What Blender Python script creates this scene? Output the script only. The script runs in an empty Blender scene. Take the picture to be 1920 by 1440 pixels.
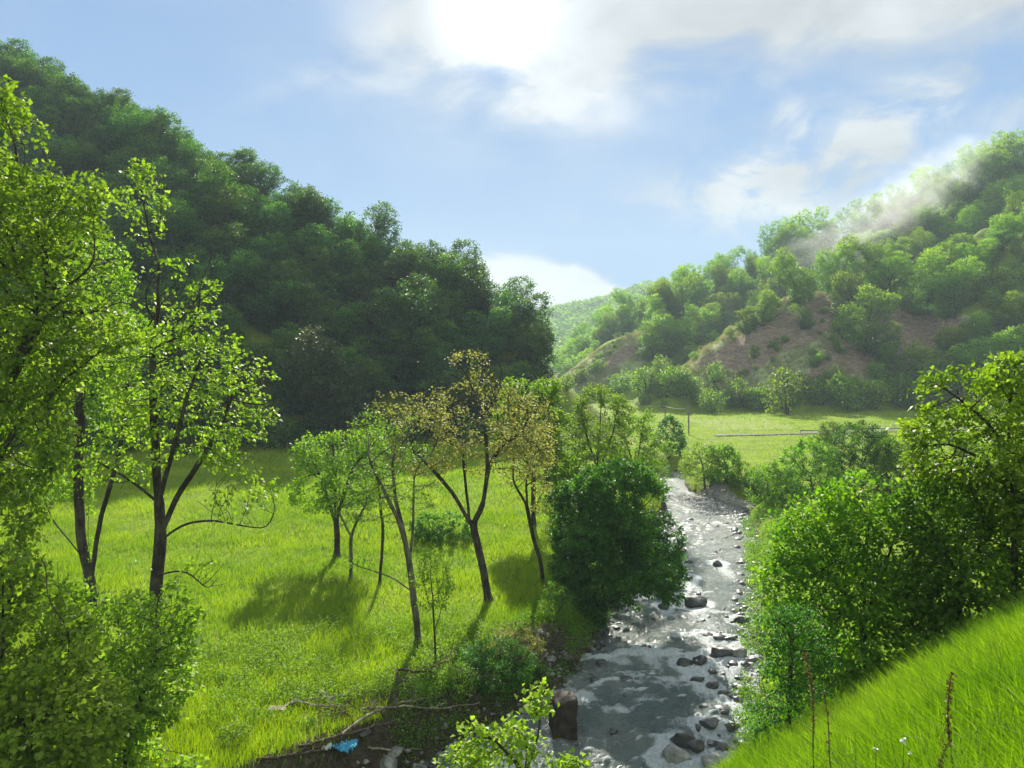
import bpy, math, time
import numpy as np
R = math.radians
T0 = time.time()
SC = bpy.context.scene
COL = SC.collection

# ------------------------------------------------------------------ camera
F = 1423.0            # focal length in photo pixels (1920 wide)
PITCH = R(0.8)
CAMZ = 12.0
cam_d = bpy.data.cameras.new('camera'); cam = bpy.data.objects.new('camera', cam_d); COL.objects.link(cam)
cam_d.sensor_width = 36; cam_d.lens = 36 * F / 1920; cam_d.clip_start = 0.1; cam_d.clip_end = 6000
cam.location = (0, 0, CAMZ); cam.rotation_euler = (R(90) - PITCH, 0, 0)
SC.camera = cam
SC.view_settings.view_transform = 'Standard'; SC.view_settings.look = 'None'
SC.view_settings.exposure = 1.3; SC.view_settings.gamma = 1.0
SC.cycles.max_bounces = 8; SC.cycles.diffuse_bounces = 3; SC.cycles.glossy_bounces = 2
SC.cycles.transmission_bounces = 4; SC.cycles.volume_bounces = 0; SC.cycles.transparent_max_bounces = 6
SC.cycles.use_denoising = True
SC.cycles.sample_clamp_indirect = 4; SC.cycles.caustics_reflective = False; SC.cycles.caustics_refractive = False

# ------------------------------------------------------------------ node helpers
class NT:
    def __init__(s, tree): s.t = tree; s.n = tree.nodes; s.l = tree.links
    def new(s, typ, **kw):
        nd = s.n.new(typ)
        for k, v in kw.items(): setattr(nd, k, v)
        return nd
    def put(s, sock, v):
        if isinstance(v, bpy.types.NodeSocket): s.l.new(v, sock)
        elif v is not None: sock.default_value = v
    def math(s, op, a, b=None, c=None, clamp=False):
        nd = s.new('ShaderNodeMath', operation=op); nd.use_clamp = clamp
        s.put(nd.inputs[0], a)
        if b is not None: s.put(nd.inputs[1], b)
        if c is not None: s.put(nd.inputs[2], c)
        return nd.outputs[0]
    def mix(s, f, a, b, blend='MIX'):
        nd = s.new('ShaderNodeMix', data_type='RGBA', blend_type=blend)
        s.put(nd.inputs[0], f)
        s.put(nd.inputs[6], a if isinstance(a, bpy.types.NodeSocket) else tuple(a) + (1,) * (4 - len(a)))
        s.put(nd.inputs[7], b if isinstance(b, bpy.types.NodeSocket) else tuple(b) + (1,) * (4 - len(b)))
        return nd.outputs[2]
    def noise(s, vec, scale, detail=4, rough=.55, dist=0.0, typ=None):
        nd = s.new('ShaderNodeTexNoise')
        if vec is not None: s.l.new(vec, nd.inputs['Vector'])
        nd.inputs['Scale'].default_value = scale; nd.inputs['Detail'].default_value = detail
        nd.inputs['Roughness'].default_value = rough; nd.inputs['Distortion'].default_value = dist
        return nd.outputs['Fac']
    def ramp(s, fac, stops, interp='LINEAR'):
        nd = s.new('ShaderNodeValToRGB'); cr = nd.color_ramp; cr.interpolation = interp
        while len(cr.elements) < len(stops): cr.elements.new(.5)
        for e, (p, c) in zip(cr.elements, stops): e.position = p; e.color = tuple(c) + (1,) * (4 - len(c))
        s.l.new(fac, nd.inputs[0]); return nd.outputs[0]
    def smooth(s, v, lo, hi, a=0.0, b=1.0):
        nd = s.new('ShaderNodeMapRange', interpolation_type='SMOOTHSTEP')
        s.put(nd.inputs[0], v); s.put(nd.inputs[1], lo); s.put(nd.inputs[2], hi); s.put(nd.inputs[3], a); s.put(nd.inputs[4], b)
        return nd.outputs[0]

# ------------------------------------------------------------------ sun and sky
SUN_PX = (930, 25)
sun_az = math.atan((SUN_PX[0] - 960) / F)             # east of +Y
sun_el = math.atan((720 - SUN_PX[1]) / F) - PITCH + R(6.0)
sun_d = bpy.data.lights.new('sun', 'SUN'); sun = bpy.data.objects.new('sun', sun_d); COL.objects.link(sun)
sun_d.energy = 5.0; sun_d.angle = R(0.6); sun_d.color = (1.0, 0.93, 0.80)
sun.rotation_euler = (math.pi / 2 - sun_el, 0, math.pi - sun_az)   # local -Z points away from the sun
sun.location = (0, 0, 60)

W = bpy.data.worlds.new('World'); SC.world = W; W.use_nodes = True
w = NT(W.node_tree); w.n.clear()
sky = w.new('ShaderNodeTexSky', sky_type='NISHITA'); sky.sun_disc = False
sky.sun_elevation = sun_el; sky.sun_rotation = sun_az; sky.altitude = 500; sky.air_density = 1.0; sky.dust_density = 0.35; sky.ozone_density = 1.6
tc = w.new('ShaderNodeTexCoord'); sep = w.new('ShaderNodeSeparateXYZ'); w.l.new(tc.outputs['Generated'], sep.inputs[0])
az = w.math('ARCTAN2', sep.outputs[0], sep.outputs[1]); el = w.math('ARCSINE', sep.outputs[2])
cmb = w.new('ShaderNodeCombineXYZ'); w.l.new(az, cmb.inputs[0]); w.l.new(el, cmb.inputs[1])
def azel(px, py):
    dx = (px - 960) / F; up = (720 - py) / F
    y = math.cos(PITCH) + up * math.sin(PITCH); z = -math.sin(PITCH) + up * math.cos(PITCH)
    return math.atan2(dx, y), math.asin(z / math.sqrt(dx * dx + y * y + z * z))
def gauss(px, py, wx, wy, rot=0.0, soft=1.0):
    a0, e0 = azel(px, py); sx, sy = wx / F, wy / F
    a = w.math('SUBTRACT', az, a0); e = w.math('SUBTRACT', el, e0)
    c, s_ = math.cos(rot), math.sin(rot)
    u = w.math('ADD', w.math('MULTIPLY', a, c / sx), w.math('MULTIPLY', e, s_ / sx))
    v = w.math('ADD', w.math('MULTIPLY', a, -s_ / sy), w.math('MULTIPLY', e, c / sy))
    r2 = w.math('ADD', w.math('MULTIPLY', u, u), w.math('MULTIPLY', v, v))
    return w.math('EXPONENT', w.math('MULTIPLY', r2, -1.0))
mp = w.new('ShaderNodeMapping'); mp.inputs['Scale'].default_value = (1, 1.9, 1); mp.inputs['Rotation'].default_value = (0, 0, R(-16)); w.l.new(cmb.outputs[0], mp.inputs[0])
mp2 = w.new('ShaderNodeMapping'); mp2.inputs['Scale'].default_value = (1, 1.5, 1); mp2.inputs['Rotation'].default_value = (0, 0, R(-30)); mp2.inputs['Location'].default_value = (3.1, 1.7, 0); w.l.new(cmb.outputs[0], mp2.inputs[0])
n1 = w.noise(mp.outputs[0], 5.5, 8, .55, .35); n2 = w.noise(mp2.outputs[0], 13.0, 8, .62, .7); n3 = w.noise(mp.outputs[0], 2.2, 5, .5, .2)
def add(*a):
    o = a[0]
    for b in a[1:]: o = w.math('ADD', o, b)
    return o
# high cloud bank along the top, with its torn lower edge
up_ = w.math('ADD', el, w.math('MULTIPLY', az, 0.03))
bank = w.smooth(w.math('ADD', up_, w.math('MULTIPLY', w.math('SUBTRACT', n1, .5), .17)), azel(960, 215)[1], azel(960, 60)[1])
bank = w.math('MULTIPLY', bank, w.smooth(w.math('ADD', az, w.math('MULTIPLY', w.math('SUBTRACT', n3, .5), .35)), azel(560, 0)[0], azel(860, 0)[0]))
dens = w.math('MULTIPLY', add(w.math('MULTIPLY', gauss(960, 120, 230, 150), 1.0), w.math('MULTIPLY', gauss(1180, 60, 300, 90), .9)), w.smooth(n1, .28, .62))
dens = w.math('MULTIPLY', dens, .5)
wisp = add(w.math('MULTIPLY', gauss(1420, 330, 190, 48, R(10)), 1.25), w.math('MULTIPLY', gauss(1660, 275, 260, 85, R(12)), .85),
           w.math('MULTIPLY', gauss(1490, 215, 45, 35, R(-50)), .7), w.math('MULTIPLY', gauss(1480, 400, 130, 50), .7), w.math('MULTIPLY', gauss(1700, 190, 160, 30, R(20)), .5),
           w.math('MULTIPLY', gauss(600, 130, 110, 26, R(28)), .42), w.math('MULTIPLY', gauss(990, 215, 210, 28, R(-8)), .55), w.math('MULTIPLY', gauss(1090, 425, 40, 28), .35))
wisp = w.math('MULTIPLY', wisp, w.smooth(w.math('ADD', w.math('MULTIPLY', n2, .6), w.math('MULTIPLY', n1, .4)), .40, .64))
low = add(w.math('MULTIPLY', gauss(985, 530, 130, 62, R(-14)), 1.7), w.math('MULTIPLY', gauss(1100, 545, 110, 34, R(-14)), 1.6), w.math('MULTIPLY', gauss(1480, 450, 130, 50, R(12)), .6))
low = w.smooth(w.math('ADD', low, w.math('MULTIPLY', w.math('SUBTRACT', n2, .5), 1.6)), .55, 1.5)
veil = w.math('MULTIPLY', w.smooth(n3, .3, .75), .20)
cover = add(bank, dens, wisp, w.math('MULTIPLY', low, .95), veil)
cover = w.math('MINIMUM', cover, .97)
glow = gauss(SUN_PX[0], SUN_PX[1] - 10, 76, 70)
halo = gauss(SUN_PX[0], SUN_PX[1] + 20, 430, 270)
# cloud brightness: light grey, brighter where the sun is behind it
shade = w.smooth(n1, .25, .8, .235, .40)
cb = add(shade, w.math('MULTIPLY', halo, .09), w.math('MULTIPLY', glow, .9), w.math('MULTIPLY', low, .12))
ccol = w.mix(1.0, (0.93, .965, 1.0), cb, 'MULTIPLY')
skyc = w.new('ShaderNodeVectorMath', operation='SCALE'); w.l.new(sky.outputs[0], skyc.inputs[0]); skyc.inputs['Scale'].default_value = 0.035
ext = w.math('ADD', 1.0, 0.0)
deep = w.mix(w.smooth(el, 0.02, .45), (0.88, .96, 1.0), (.80, .95, 1.16), 'MIX')
skyt = w.mix(1.0, skyc.outputs[0], deep, 'MULTIPLY')
skyb = w.mix(.8, skyt, (0.088, 0.178, 0.345))
fin = w.mix(cover, skyb, ccol)
# sky out of view, behind and overhead, is made brighter than the blue ahead
# added unseen pale cloud there, serving as fill light on viewer-facing sides
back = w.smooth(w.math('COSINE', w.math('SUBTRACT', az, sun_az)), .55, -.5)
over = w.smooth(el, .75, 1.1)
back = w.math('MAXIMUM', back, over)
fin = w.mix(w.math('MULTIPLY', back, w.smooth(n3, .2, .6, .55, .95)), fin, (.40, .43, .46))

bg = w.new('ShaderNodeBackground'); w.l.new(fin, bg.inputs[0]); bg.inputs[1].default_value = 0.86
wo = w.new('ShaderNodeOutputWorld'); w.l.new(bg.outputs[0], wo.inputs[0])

# ------------------------------------------------------------------ projection helpers
cp, sp = math.cos(PITCH), math.sin(PITCH)
def ray(px, py):
    dx = (px - 960) / F; up = (720 - py) / F
    return np.array([dx, cp + up * sp, -sp + up * cp])
def P(px, py, Y):
    d = ray(px, py); return np.array([0, 0, CAMZ]) + d * (Y / d[1])
def proj(X, Y, Z):
    zz = Z - CAMZ
    fw = Y * cp - zz * sp; up = Y * sp + zz * cp
    fw = np.where(fw < .1, .1, fw)
    return 960 + F * X / fw, 720 - F * up / fw

# ------------------------------------------------------------------ noise in numpy
def _hash(ix, iy, seed):
    h = (ix * 374761393 + iy * 668265263 + seed * 974634777) & 0xffffffff
    h = ((h ^ (h >> 13)) * 1274126177) & 0xffffffff
    return ((h ^ (h >> 16)) & 0xffff) / 65535.0
def vnoise(x, y, seed=0):
    x = np.asarray(x, float); y = np.asarray(y, float)
    ix = np.floor(x).astype(np.int64); iy = np.floor(y).astype(np.int64)
    fx = x - ix; fy = y - iy; fx = fx * fx * (3 - 2 * fx); fy = fy * fy * (3 - 2 * fy)
    a = _hash(ix, iy, seed); b = _hash(ix + 1, iy, seed); c = _hash(ix, iy + 1, seed); d = _hash(ix + 1, iy + 1, seed)
    return (a + (b - a) * fx) * (1 - fy) + (c + (d - c) * fx) * fy
def fbm(x, y, seed=0, o=4):
    s = 0; a = .5; t = 0
    for i in range(o):
        s = s + a * vnoise(x * 2 ** i, y * 2 ** i, seed + i * 17); t += a; a *= .5
    return s / t - .5
def sst(t): t = np.clip(t, 0, 1); return t * t * (3 - 2 * t)

# ------------------------------------------------------------------ terrain
RY = np.array([-60, 0, 7, 10, 15, 20, 23, 25.5, 28.5, 31, 34, 38, 42.7, 50, 57, 62, 66, 70, 74, 79, 84, 90, 98, 110, 130, 160, 220, 400, 1500.])
RL = np.array([-60, -24, -19, -16, -11.5, -6.0, -2.9, -0.6, 1.9, 3.0, 4.1, 5.1, 6.5, 8.8, 11.0, 12.6, 13.7, 13.9, 14.1, 15.0, 15.2, 13.4, 9.0, 5, 6, 10, 9, 8, 20.])
RR = np.array([-50, -14, -8, -5, 1.5, 5.6, 7.2, 8.0, 8.9, 9.8, 10.6, 12.0, 13.7, 15.8, 17.8, 19.0, 18.4, 17.6, 16.7, 17.6, 19.0, 17.6, 13.2, 9.0, 10, 13.5, 13, 12, 24.])
def LX(Y): return np.interp(Y, RY, RL) + .35 * fbm(Y * .45, Y * 0 + 3.3, 5, 3)
def RX(Y): return np.interp(Y, RY, RR) + .45 * fbm(Y * .4, Y * 0 + 9.3, 8, 3)
def wz(Y): return np.clip(0.012 * (np.asarray(Y, float) - 25), -.6, 3.0)
def ridge(X, Y, pts, slope, r=3.0):
    best = np.full(np.shape(X), -1e3)
    for (x0, y0, z0), (x1, y1, z1) in zip(pts[:-1], pts[1:]):
        dx, dy = x1 - x0, y1 - y0
        t = np.clip(((X - x0) * dx + (Y - y0) * dy) / (dx * dx + dy * dy), 0, 1)
        d = np.hypot(X - x0 - t * dx, Y - y0 - t * dy)
        best = np.maximum(best, z0 + t * (z1 - z0) - slope * (np.sqrt(d * d + r * r) - r))
    return best
def pp(*rows): return [tuple(P(px, py, Y)) for px, py, Y in rows]
LEFT = [(-260, 200, 95), (-94, 142, 64.5), (-49, 127, 41.5), (-22, 121, 27.5), (-4, 116, 17.5), (3.5, 113, 9.5)]
SPUR = pp((2300, 150, 200), (2100, 250, 203), (1920, 385, 205), (1800, 462, 206), (1700, 512, 205), (1560, 545, 200), (1480, 556, 195), (1380, 628, 190), (1270, 695, 185), (1215, 735, 182))
SPUR2 = pp((1600, 585, 190), (1490, 645, 183), (1400, 708, 176))
SPUR3 = pp((1700, 600, 182), (1600, 640, 177), (1520, 715, 170))
FARR = pp((2500, 100, 250), (1920, 305, 280), (1800, 362, 290), (1700, 398, 295), (1600, 440, 300), (1500, 468, 300), (1400, 510, 305), (1300, 556, 312), (1200, 602, 322), (1130, 655, 332), (1060, 720, 340))
TOE = pp((1260, 590, 262), (1180, 628, 240), (1120, 672, 232), (1070, 712, 226))
HILL = pp((300, 665, 1150), (800, 628, 1000), (1000, 600, 950), (1080, 582, 930), (1150, 570, 920), (1240, 550, 900), (1500, 530, 880), (2300, 450, 850))
MID = pp((960, 700, 520), (1040, 688, 540), (1130, 660, 560), (1230, 615, 580), (1500, 560, 560))
def comps(X, Y):
    X = np.asarray(X, float); Y = np.asarray(Y, float)
    L, Rr, wl = LX(Y), RX(Y), wz(Y)
    dL, dR = L - X, X - Rr
    base = wl - .75
    zl = wl + .25 + 1.25 * sst(dL / 1.6) + .022 * np.clip(Y - 42, 0, 70) + .02 * np.clip(dL - 3, 0, 60) * sst((Y - 35) / 30)
    zl = zl + .22 * fbm(X * .22, Y * .22, 3) * sst(dL / 3)
    zr = wl + .12 + 1.2 * sst(dR / 1.8) * (1 - .93 * np.exp(-((Y - 66.5) / 3.6) ** 4) * (1 - sst((dR - 3) / 3))) + .02 * np.clip(dR, 0, 80)
    xx = np.where(X > 11, 11 + (X - 11) * .4, X)
    zp = 10.88 + .556 * xx - .615 * np.maximum(Y, -.8) + .25 * fbm(X * .5, Y * .5, 31)
    zr = np.maximum(zr, np.minimum(zp, wl + 1.7 * dR)) + .12 * fbm(X * .5, Y * .5, 33) * sst(dR / 2)
    fl = np.where(dL > 0, np.where(dL < .4, base + (zl - base) * (dL / .4), zl), np.where(dR > 0, np.where(dR < .6, base + (zr - base) * (dR / .6), zr), base))
    hl = ridge(X, Y, LEFT, .80, 4)
    g = fbm(X * .05, Y * .05, 51, 3) * 4
    wx_, wy_ = 9 * fbm(X * .07, Y * .07, 81, 4), 9 * fbm(X * .07, Y * .07, 83, 4)
    X0_, Y0_ = X, Y; X = X + wx_; Y = Y + wy_
    s1 = ridge(X, Y, SPUR, .88, 4.5)
    s1 = np.maximum(s1, np.maximum(ridge(X, Y, SPUR2, 1.0, 1.5), ridge(X, Y, SPUR3, 1.0, 1.5))) 
    rill = (np.abs(fbm((X - Y * .35) * .28, (Y + X) * .03, 61, 3)) * 5 - .8) * sst((s1 - 8) / 10)
    s3 = ridge(X, Y, TOE, .8, 4); X, Y = X0_, Y0_
    s2 = ridge(X, Y, FARR, .75, 5) + g
    s4 = np.maximum(ridge(X, Y, HILL, .36, 30), ridge(X, Y, MID, .42, 20)) + fbm(X * .012, Y * .012, 71, 4) * 22
    return fl, hl + g * .5, s1 + rill, s2, s3, s4
def H(X, Y):
    c = comps(X, Y); z = c[0]
    for q in c[1:]:
        k = 1.5; d = z - q
        z = np.where(np.abs(d) < k, np.maximum(z, q) + (k - np.abs(d)) ** 2 / (4 * k), np.maximum(z, q)) if True else z
    return z
def hit(px, py, near=4.0, far=700.0):
    d = ray(px, py); Ys = np.concatenate([np.arange(near, 60, .1), np.arange(60, far, .5)])
    X = d[0] / d[1] * Ys; Z = CAMZ + d[2] / d[1] * Ys
    h = H(X, Ys); i = np.argmax(Z <= h)
    if not (Z <= h).any(): i = len(Ys) - 1
    return np.array([X[i], Ys[i], h[i]])
def ground(px, Y):
    X = (px - 960) / F * Y; return np.array([X, Y, float(H(np.array([X]), np.array([float(Y)]))[0])])

# ------------------------------------------------------------------ mesh helpers
def mesh_np(name, verts, faces, mat=None, rnd=None, smooth=False, mats=None, midx=None):
    verts = np.ascontiguousarray(verts, np.float32); faces = np.ascontiguousarray(faces, np.int32)
    me = bpy.data.meshes.new(name); k = faces.shape[1]; n = len(faces)
    me.vertices.add(len(verts)); me.vertices.foreach_set('co', verts.ravel())
    me.loops.add(n * k); me.loops.foreach_set('vertex_index', faces.ravel())
    me.polygons.add(n); me.polygons.foreach_set('loop_start', np.arange(0, n * k, k, dtype=np.int32))
    try: me.polygons.foreach_set('loop_total', np.full(n, k, np.int32))
    except Exception: pass
    if smooth: me.polygons.foreach_set('use_smooth', np.ones(n, bool))
    if rnd is not None:
        a = me.attributes.new('rnd', 'FLOAT', 'FACE'); a.data.foreach_set('value', np.ascontiguousarray(rnd, np.float32))
    for m in (mats or ([mat] if mat else [])): me.materials.append(m)
    if midx is not None: me.polygons.foreach_set('material_index', np.ascontiguousarray(midx, np.int32))
    me.update(calc_edges=True)
    return me
def obj(name, me, parent=None, loc=None, **props):
    o = bpy.data.objects.new(name, me); COL.objects.link(o)
    if parent is not None: o.parent = parent
    if loc is not None: o.location = loc
    for k, v in props.items():
        if v is not None: o[k] = v
    return o
def unit(v): return v / np.maximum(np.linalg.norm(v, axis=-1, keepdims=True), 1e-9)

class Tubes:
    def __init__(s): s.v = []; s.f = []; s.n = 0
    def add(s, pts, rad, sides=6, cap=True):
        pts = np.asarray(pts, float); rad = np.broadcast_to(np.asarray(rad, float), (len(pts),)); m = len(pts)
        if m < 2: return
        tg = np.gradient(pts, axis=0); tg = unit(tg)
        ref = np.array([.31, .95, .05]) if abs(tg[0, 1]) < .9 else np.array([1., 0, .1])
        a = unit(np.cross(tg, ref)); b = np.cross(tg, a)
        th = np.arange(sides) / sides * 2 * np.pi
        ring = pts[:, None] + rad[:, None, None] * (np.cos(th)[None, :, None] * a[:, None] + np.sin(th)[None, :, None] * b[:, None])
        s.v.append(ring.reshape(-1, 3))
        i = np.arange(m - 1)[:, None] * sides; j = np.arange(sides)[None]; j2 = (j + 1) % sides
        q = np.stack([i + j, i + j2, i + sides + j2, i + sides + j], -1).reshape(-1, 4) + s.n
        s.f.append(q); s.n += m * sides
        if cap:
            for e in (0, m - 1):
                c = s.n; s.v.append(pts[e][None] + (tg[e] * rad[e] * .4 if e else 0)); s.n += 1
                o = c - (0 if e else 0)
                st = (c - m * sides - (1 if e else 0)) + (e * sides)
                jj = np.arange(0, sides)
                # degenerate-free quads: pair neighbouring rim edges
                tri = np.stack([np.full(sides, c), st + jj, st + (jj + 1) % sides, st + (jj + 1) % sides], -1)
                s.cap = getattr(s, 'cap', []); s.cap.append(tri[:, :3])
    def mesh(s, name, mat, smooth=True):
        v = np.concatenate(s.v); f = np.concatenate(s.f)
        caps = getattr(s, 'cap', None)
        if caps:   # write quads and caps as triangles together
            t = np.concatenate([f[:, [0, 1, 2]], f[:, [0, 2, 3]]] + caps); return mesh_np(name, v, t, mat, smooth=smooth)
        return mesh_np(name, v, f, mat, smooth=smooth)

def leaf_quads(rng, pos, size, up=.6, aspect=.62, out=None, droop=.25):
    n = len(pos); size = size * rng.uniform(.65, 1.25, n)
    ax = unit(rng.normal(0, 1, (n, 3)) + (0 if out is None else out * 1.1) + np.array([0, 0, -droop]))
    nr = rng.normal(0, 1, (n, 3)) * (1 - up) + np.array([0, 0, up * 1.6])
    nr = unit(nr - ax * np.sum(nr * ax, 1, keepdims=True)); sd = np.cross(ax, nr)
    L = size[:, None]; wd = L * aspect * .5
    v = np.empty((n, 4, 3)); v[:, 0] = pos; v[:, 2] = pos + ax * L - nr * L * .12
    m = pos + ax * L * .45
    v[:, 1] = m + sd * wd + nr * L * .13; v[:, 3] = m - sd * wd + nr * L * .13
    return v.reshape(-1, 3), np.arange(n * 4).reshape(n, 4)

# ------------------------------------------------------------------ branching trees (space colonisation)
def colonize(rng, starts, att, D, dk, maxn=4000, jit=.18, grav=0.0, iters=300):
    """starts: list of polylines; returns nodes, parent index"""
    nodes = []; par = []
    for pl in starts:
        pl = np.asarray(pl, float)
        # attach to nearest existing node unless first
        if nodes:
            j = int(np.argmin(np.linalg.norm(np.array(nodes) - pl[0], axis=1)))
        else: j = -1; nodes.append(pl[0]); par.append(-1); j = 0
        prev = j
        for a, b in zip(pl[:-1], pl[1:]):
            L = np.linalg.norm(b - a); k = max(1, int(round(L / D)))
            for i in range(1, k + 1):
                p_ = a + (b - a) * i / k + rng.normal(0, D * .05, 3)
                nodes.append(p_); par.append(prev); prev = len(nodes) - 1
    N = np.array(nodes); par = list(par)
    d = np.linalg.norm(att[:, None] - N[None], axis=2); near = d.argmin(1); nd = d.min(1)
    alive = nd > dk * .6; cnt = np.zeros(maxn * 2, int)
    NA = np.zeros((maxn + 800, 3)); NA[:len(N)] = N; n = len(N)
    for it in range(iters):
        if not alive.any() or n >= maxn: break
        idx = np.nonzero(alive)[0]; u = unit(att[idx] - NA[near[idx]])
        S = np.zeros((n, 3)); np.add.at(S, near[idx], u)
        act = np.unique(near[idx]); act = act[cnt[act] < 4]
        if len(act) == 0: break
        dirs = unit(unit(S[act]) + rng.normal(0, jit, (len(act), 3)) + np.array([0, 0, -grav]))
        cnt[act] += 1
        new = NA[act] + dirs * D; m = min(len(new), maxn + 700 - n)
        new = new[:m]; act = act[:m]
        NA[n:n + m] = new; par += list(act)
        dn = np.linalg.norm(att[idx][:, None] - new[None], axis=2); k = dn.argmin(1); dm = dn.min(1)
        better = dm < nd[idx]; ii = idx[better]; near[ii] = k[better] + n; nd[ii] = dm[better]
        alive[nd < dk] = False; n += m
    return NA[:n], np.array(par)
def tubes_from(N, par, r_tip, expo=2.3, r_base=None, thin=0.0, tb=None, smooth_it=2):
    n = len(N); r = np.zeros(n); ch = [[] for _ in range(n)]
    for i in range(n - 1, 0, -1):
        if par[i] >= 0: ch[par[i]].append(i)
    acc = np.zeros(n)
    for i in range(n - 1, -1, -1):
        if acc[i] == 0: acc[i] = r_tip ** expo
        if par[i] >= 0: acc[par[i]] += acc[i]
    r = acc ** (1 / expo)
    if r_base:
        s = r_base / r[0]; k = math.log(r_base / r_tip) / max(math.log(r[0] / r_tip), .01); r = r_tip * (r / r_tip) ** k
    tb = tb or Tubes()
    Nn = N.copy()
    for _ in range(smooth_it):
        M = Nn.copy()
        for i in range(1, n):
            if ch[i]:
                c = max(ch[i], key=lambda q: r[q]); M[i] = Nn[i] * .5 + .25 * Nn[par[i]] + .25 * Nn[c]
        Nn = M
    stack = [(0, None)]
    while stack:
        st, pa = stack.pop(); chain = [pa] if pa is not None else []; i = st
        while True:
            chain.append(i)
            if not ch[i]: break
            c = sorted(ch[i], key=lambda q: -r[q])
            for q in c[1:]: stack.append((q, i))
            i = c[0]
        rr = r[chain].copy()
        if pa is not None: rr[0] = min(rr[0], rr[1] * 1.25)
        if rr.max() < thin or len(chain) < 2: continue
        if pa is None: rr[0] *= 1.75; rr[1] *= 1.3 if len(rr) > 2 else 1
        tb.add(Nn[chain], rr, 10 if rr[0] > .09 else (6 if rr[0] > .03 else 4), cap=False)
    return Nn, r, tb
def ell_points(rng, n, c, rad, shell=.55):
    u = unit(rng.normal(0, 1, (n, 3))); q = rng.uniform(0, 1, n) ** (1 / 3 * shell)
    return np.asarray(c) + u * q[:, None] * np.asarray(rad)
def make_tree(name, seed, base, limbs, ells, mat, bark, label, category='tree', group=None, D=.4, dk=.6, r_tip=.012, r_base=.2,
              leaf=.13, per=10, spread=.3, leaf_r=None, rn=None, maxn=3500, grav=0., up=.55, thin=0, expo=2.3, shell=.55, aspect=.74, keep=1.0, hue=(0, 1), root=None, dens=1.7, dper=1.7, gap=.22):
    """limbs: world polylines, first is the trunk; ells: (centre, radii, n_attractors) in world."""
    rng = np.random.default_rng(seed); base = np.asarray(base, float)
    starts = [np.asarray(l, float) - base for l in limbs]
    att = np.concatenate([ell_points(rng, int(n * dens), np.asarray(c, float) - base, rd, shell) for c, rd, n in ells])
    att = att[att[:, 2] > .15]; per = int(round(per * dper)); maxn = int(maxn * 1.5); dk = dk * .88
    N, par = colonize(rng, starts, att, D, dk, maxn, grav=grav)
    Nn, r, tb = tubes_from(N, par, r_tip, expo, r_base, thin)
    lr = leaf_r or r_tip * 2.6
    an = Nn[(r < lr)]
    if keep < 1: an = an[rng.uniform(0, 1, len(an)) < keep]
    # clumps of foliage with gaps between them
    ext = np.ptp(an, axis=0).max(); q_ = max(.45, min(1.3, ext / 6)); off = seed * 3.7
    g3 = (vnoise(an[:, 0] / q_ + off, an[:, 2] / q_ * 1.3 + off, seed) + vnoise(an[:, 1] / q_ - off, an[:, 2] / q_ * 1.1, seed + 5) + vnoise(an[:, 0] / q_ + an[:, 2] / q_ * .7, an[:, 1] / q_ + off, seed + 9)) / 3
    kp = g3 > np.quantile(g3, gap); an = an[kp]; g3 = g3[kp]
    pos = np.repeat(an, per, 0) + rng.normal(0, spread * .5, (len(an) * per, 3)) * np.array([1.1, 1.1, .7])
    cen = an.mean(0)
    v, f = leaf_quads(rng, pos, leaf, up, aspect, out=unit(pos - cen))
    cl = np.repeat(rng.uniform(0, 1, len(an)), per); gg = np.repeat((g3 - g3.min()) / max(np.ptp(g3), .01), per)
    rv = hue[0] + (hue[1] - hue[0]) * np.clip(.25 * cl + .45 * rng.uniform(0, 1, len(pos)) + .35 * gg, 0, 1)
    if root is None:
        root = obj(name, None, loc=base, label=label, category=category, group=group); root.empty_display_size = .5
    obj('trunk', tb.mesh('trunk', bark), root)
    obj('crown', mesh_np('crown', v, f, mat, rnd=rv), root)
    return root
def copy_thing(root, loc, rot=0, sc=(1, 1, 1), label=None, group=None):
    c = root.copy(); COL.objects.link(c); c.location = loc; c.rotation_euler = (0, 0, rot); c.scale = sc
    if label: c['label'] = label
    if group: c['group'] = group
    for ch in list(root.children):
        k = ch.copy(); COL.objects.link(k); k.parent = c
    return c

# ------------------------------------------------------------------ materials
def new_mat(name):
    m = bpy.data.materials.new(name); m.use_nodes = True; t = NT(m.node_tree); t.n.clear()
    out = t.new('ShaderNodeOutputMaterial'); return m, t, out
def leaf_mat(name, dark, mid, light, trans=.5, tcol=(1.25, 1.3, .5), rough=.55, spec=.16, vary=.16):
    m, t, out = new_mat(name)
    at = t.new('ShaderNodeAttribute', attribute_name='rnd'); oi = t.new('ShaderNodeObjectInfo')
    c = t.ramp(at.outputs['Fac'], [(0, dark), (.5, mid), (1, light)])
    hs = t.new('ShaderNodeHueSaturation'); t.l.new(c, hs.inputs['Color'])
    t.put(hs.inputs['Hue'], t.math('ADD', .5 - vary * .05, t.math('MULTIPLY', oi.outputs['Random'], vary * .1)))
    t.put(hs.inputs['Value'], t.math('ADD', 1 - vary, t.math('MULTIPLY', oi.outputs['Random'], 2 * vary)))
    b = t.new('ShaderNodeBsdfPrincipled'); t.l.new(hs.outputs[0], b.inputs['Base Color']); b.inputs['Roughness'].default_value = rough; b.inputs['Specular IOR Level'].default_value = spec
    tr = t.new('ShaderNodeBsdfTranslucent'); t.l.new(t.mix(1, hs.outputs[0], tcol, 'MULTIPLY'), tr.inputs[0])
    mx = t.new('ShaderNodeMixShader'); mx.inputs[0].default_value = trans
    t.l.new(b.outputs[0], mx.inputs[1]); t.l.new(tr.outputs[0], mx.inputs[2]); t.l.new(mx.outputs[0], out.inputs[0])
    return m
M = {}
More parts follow.
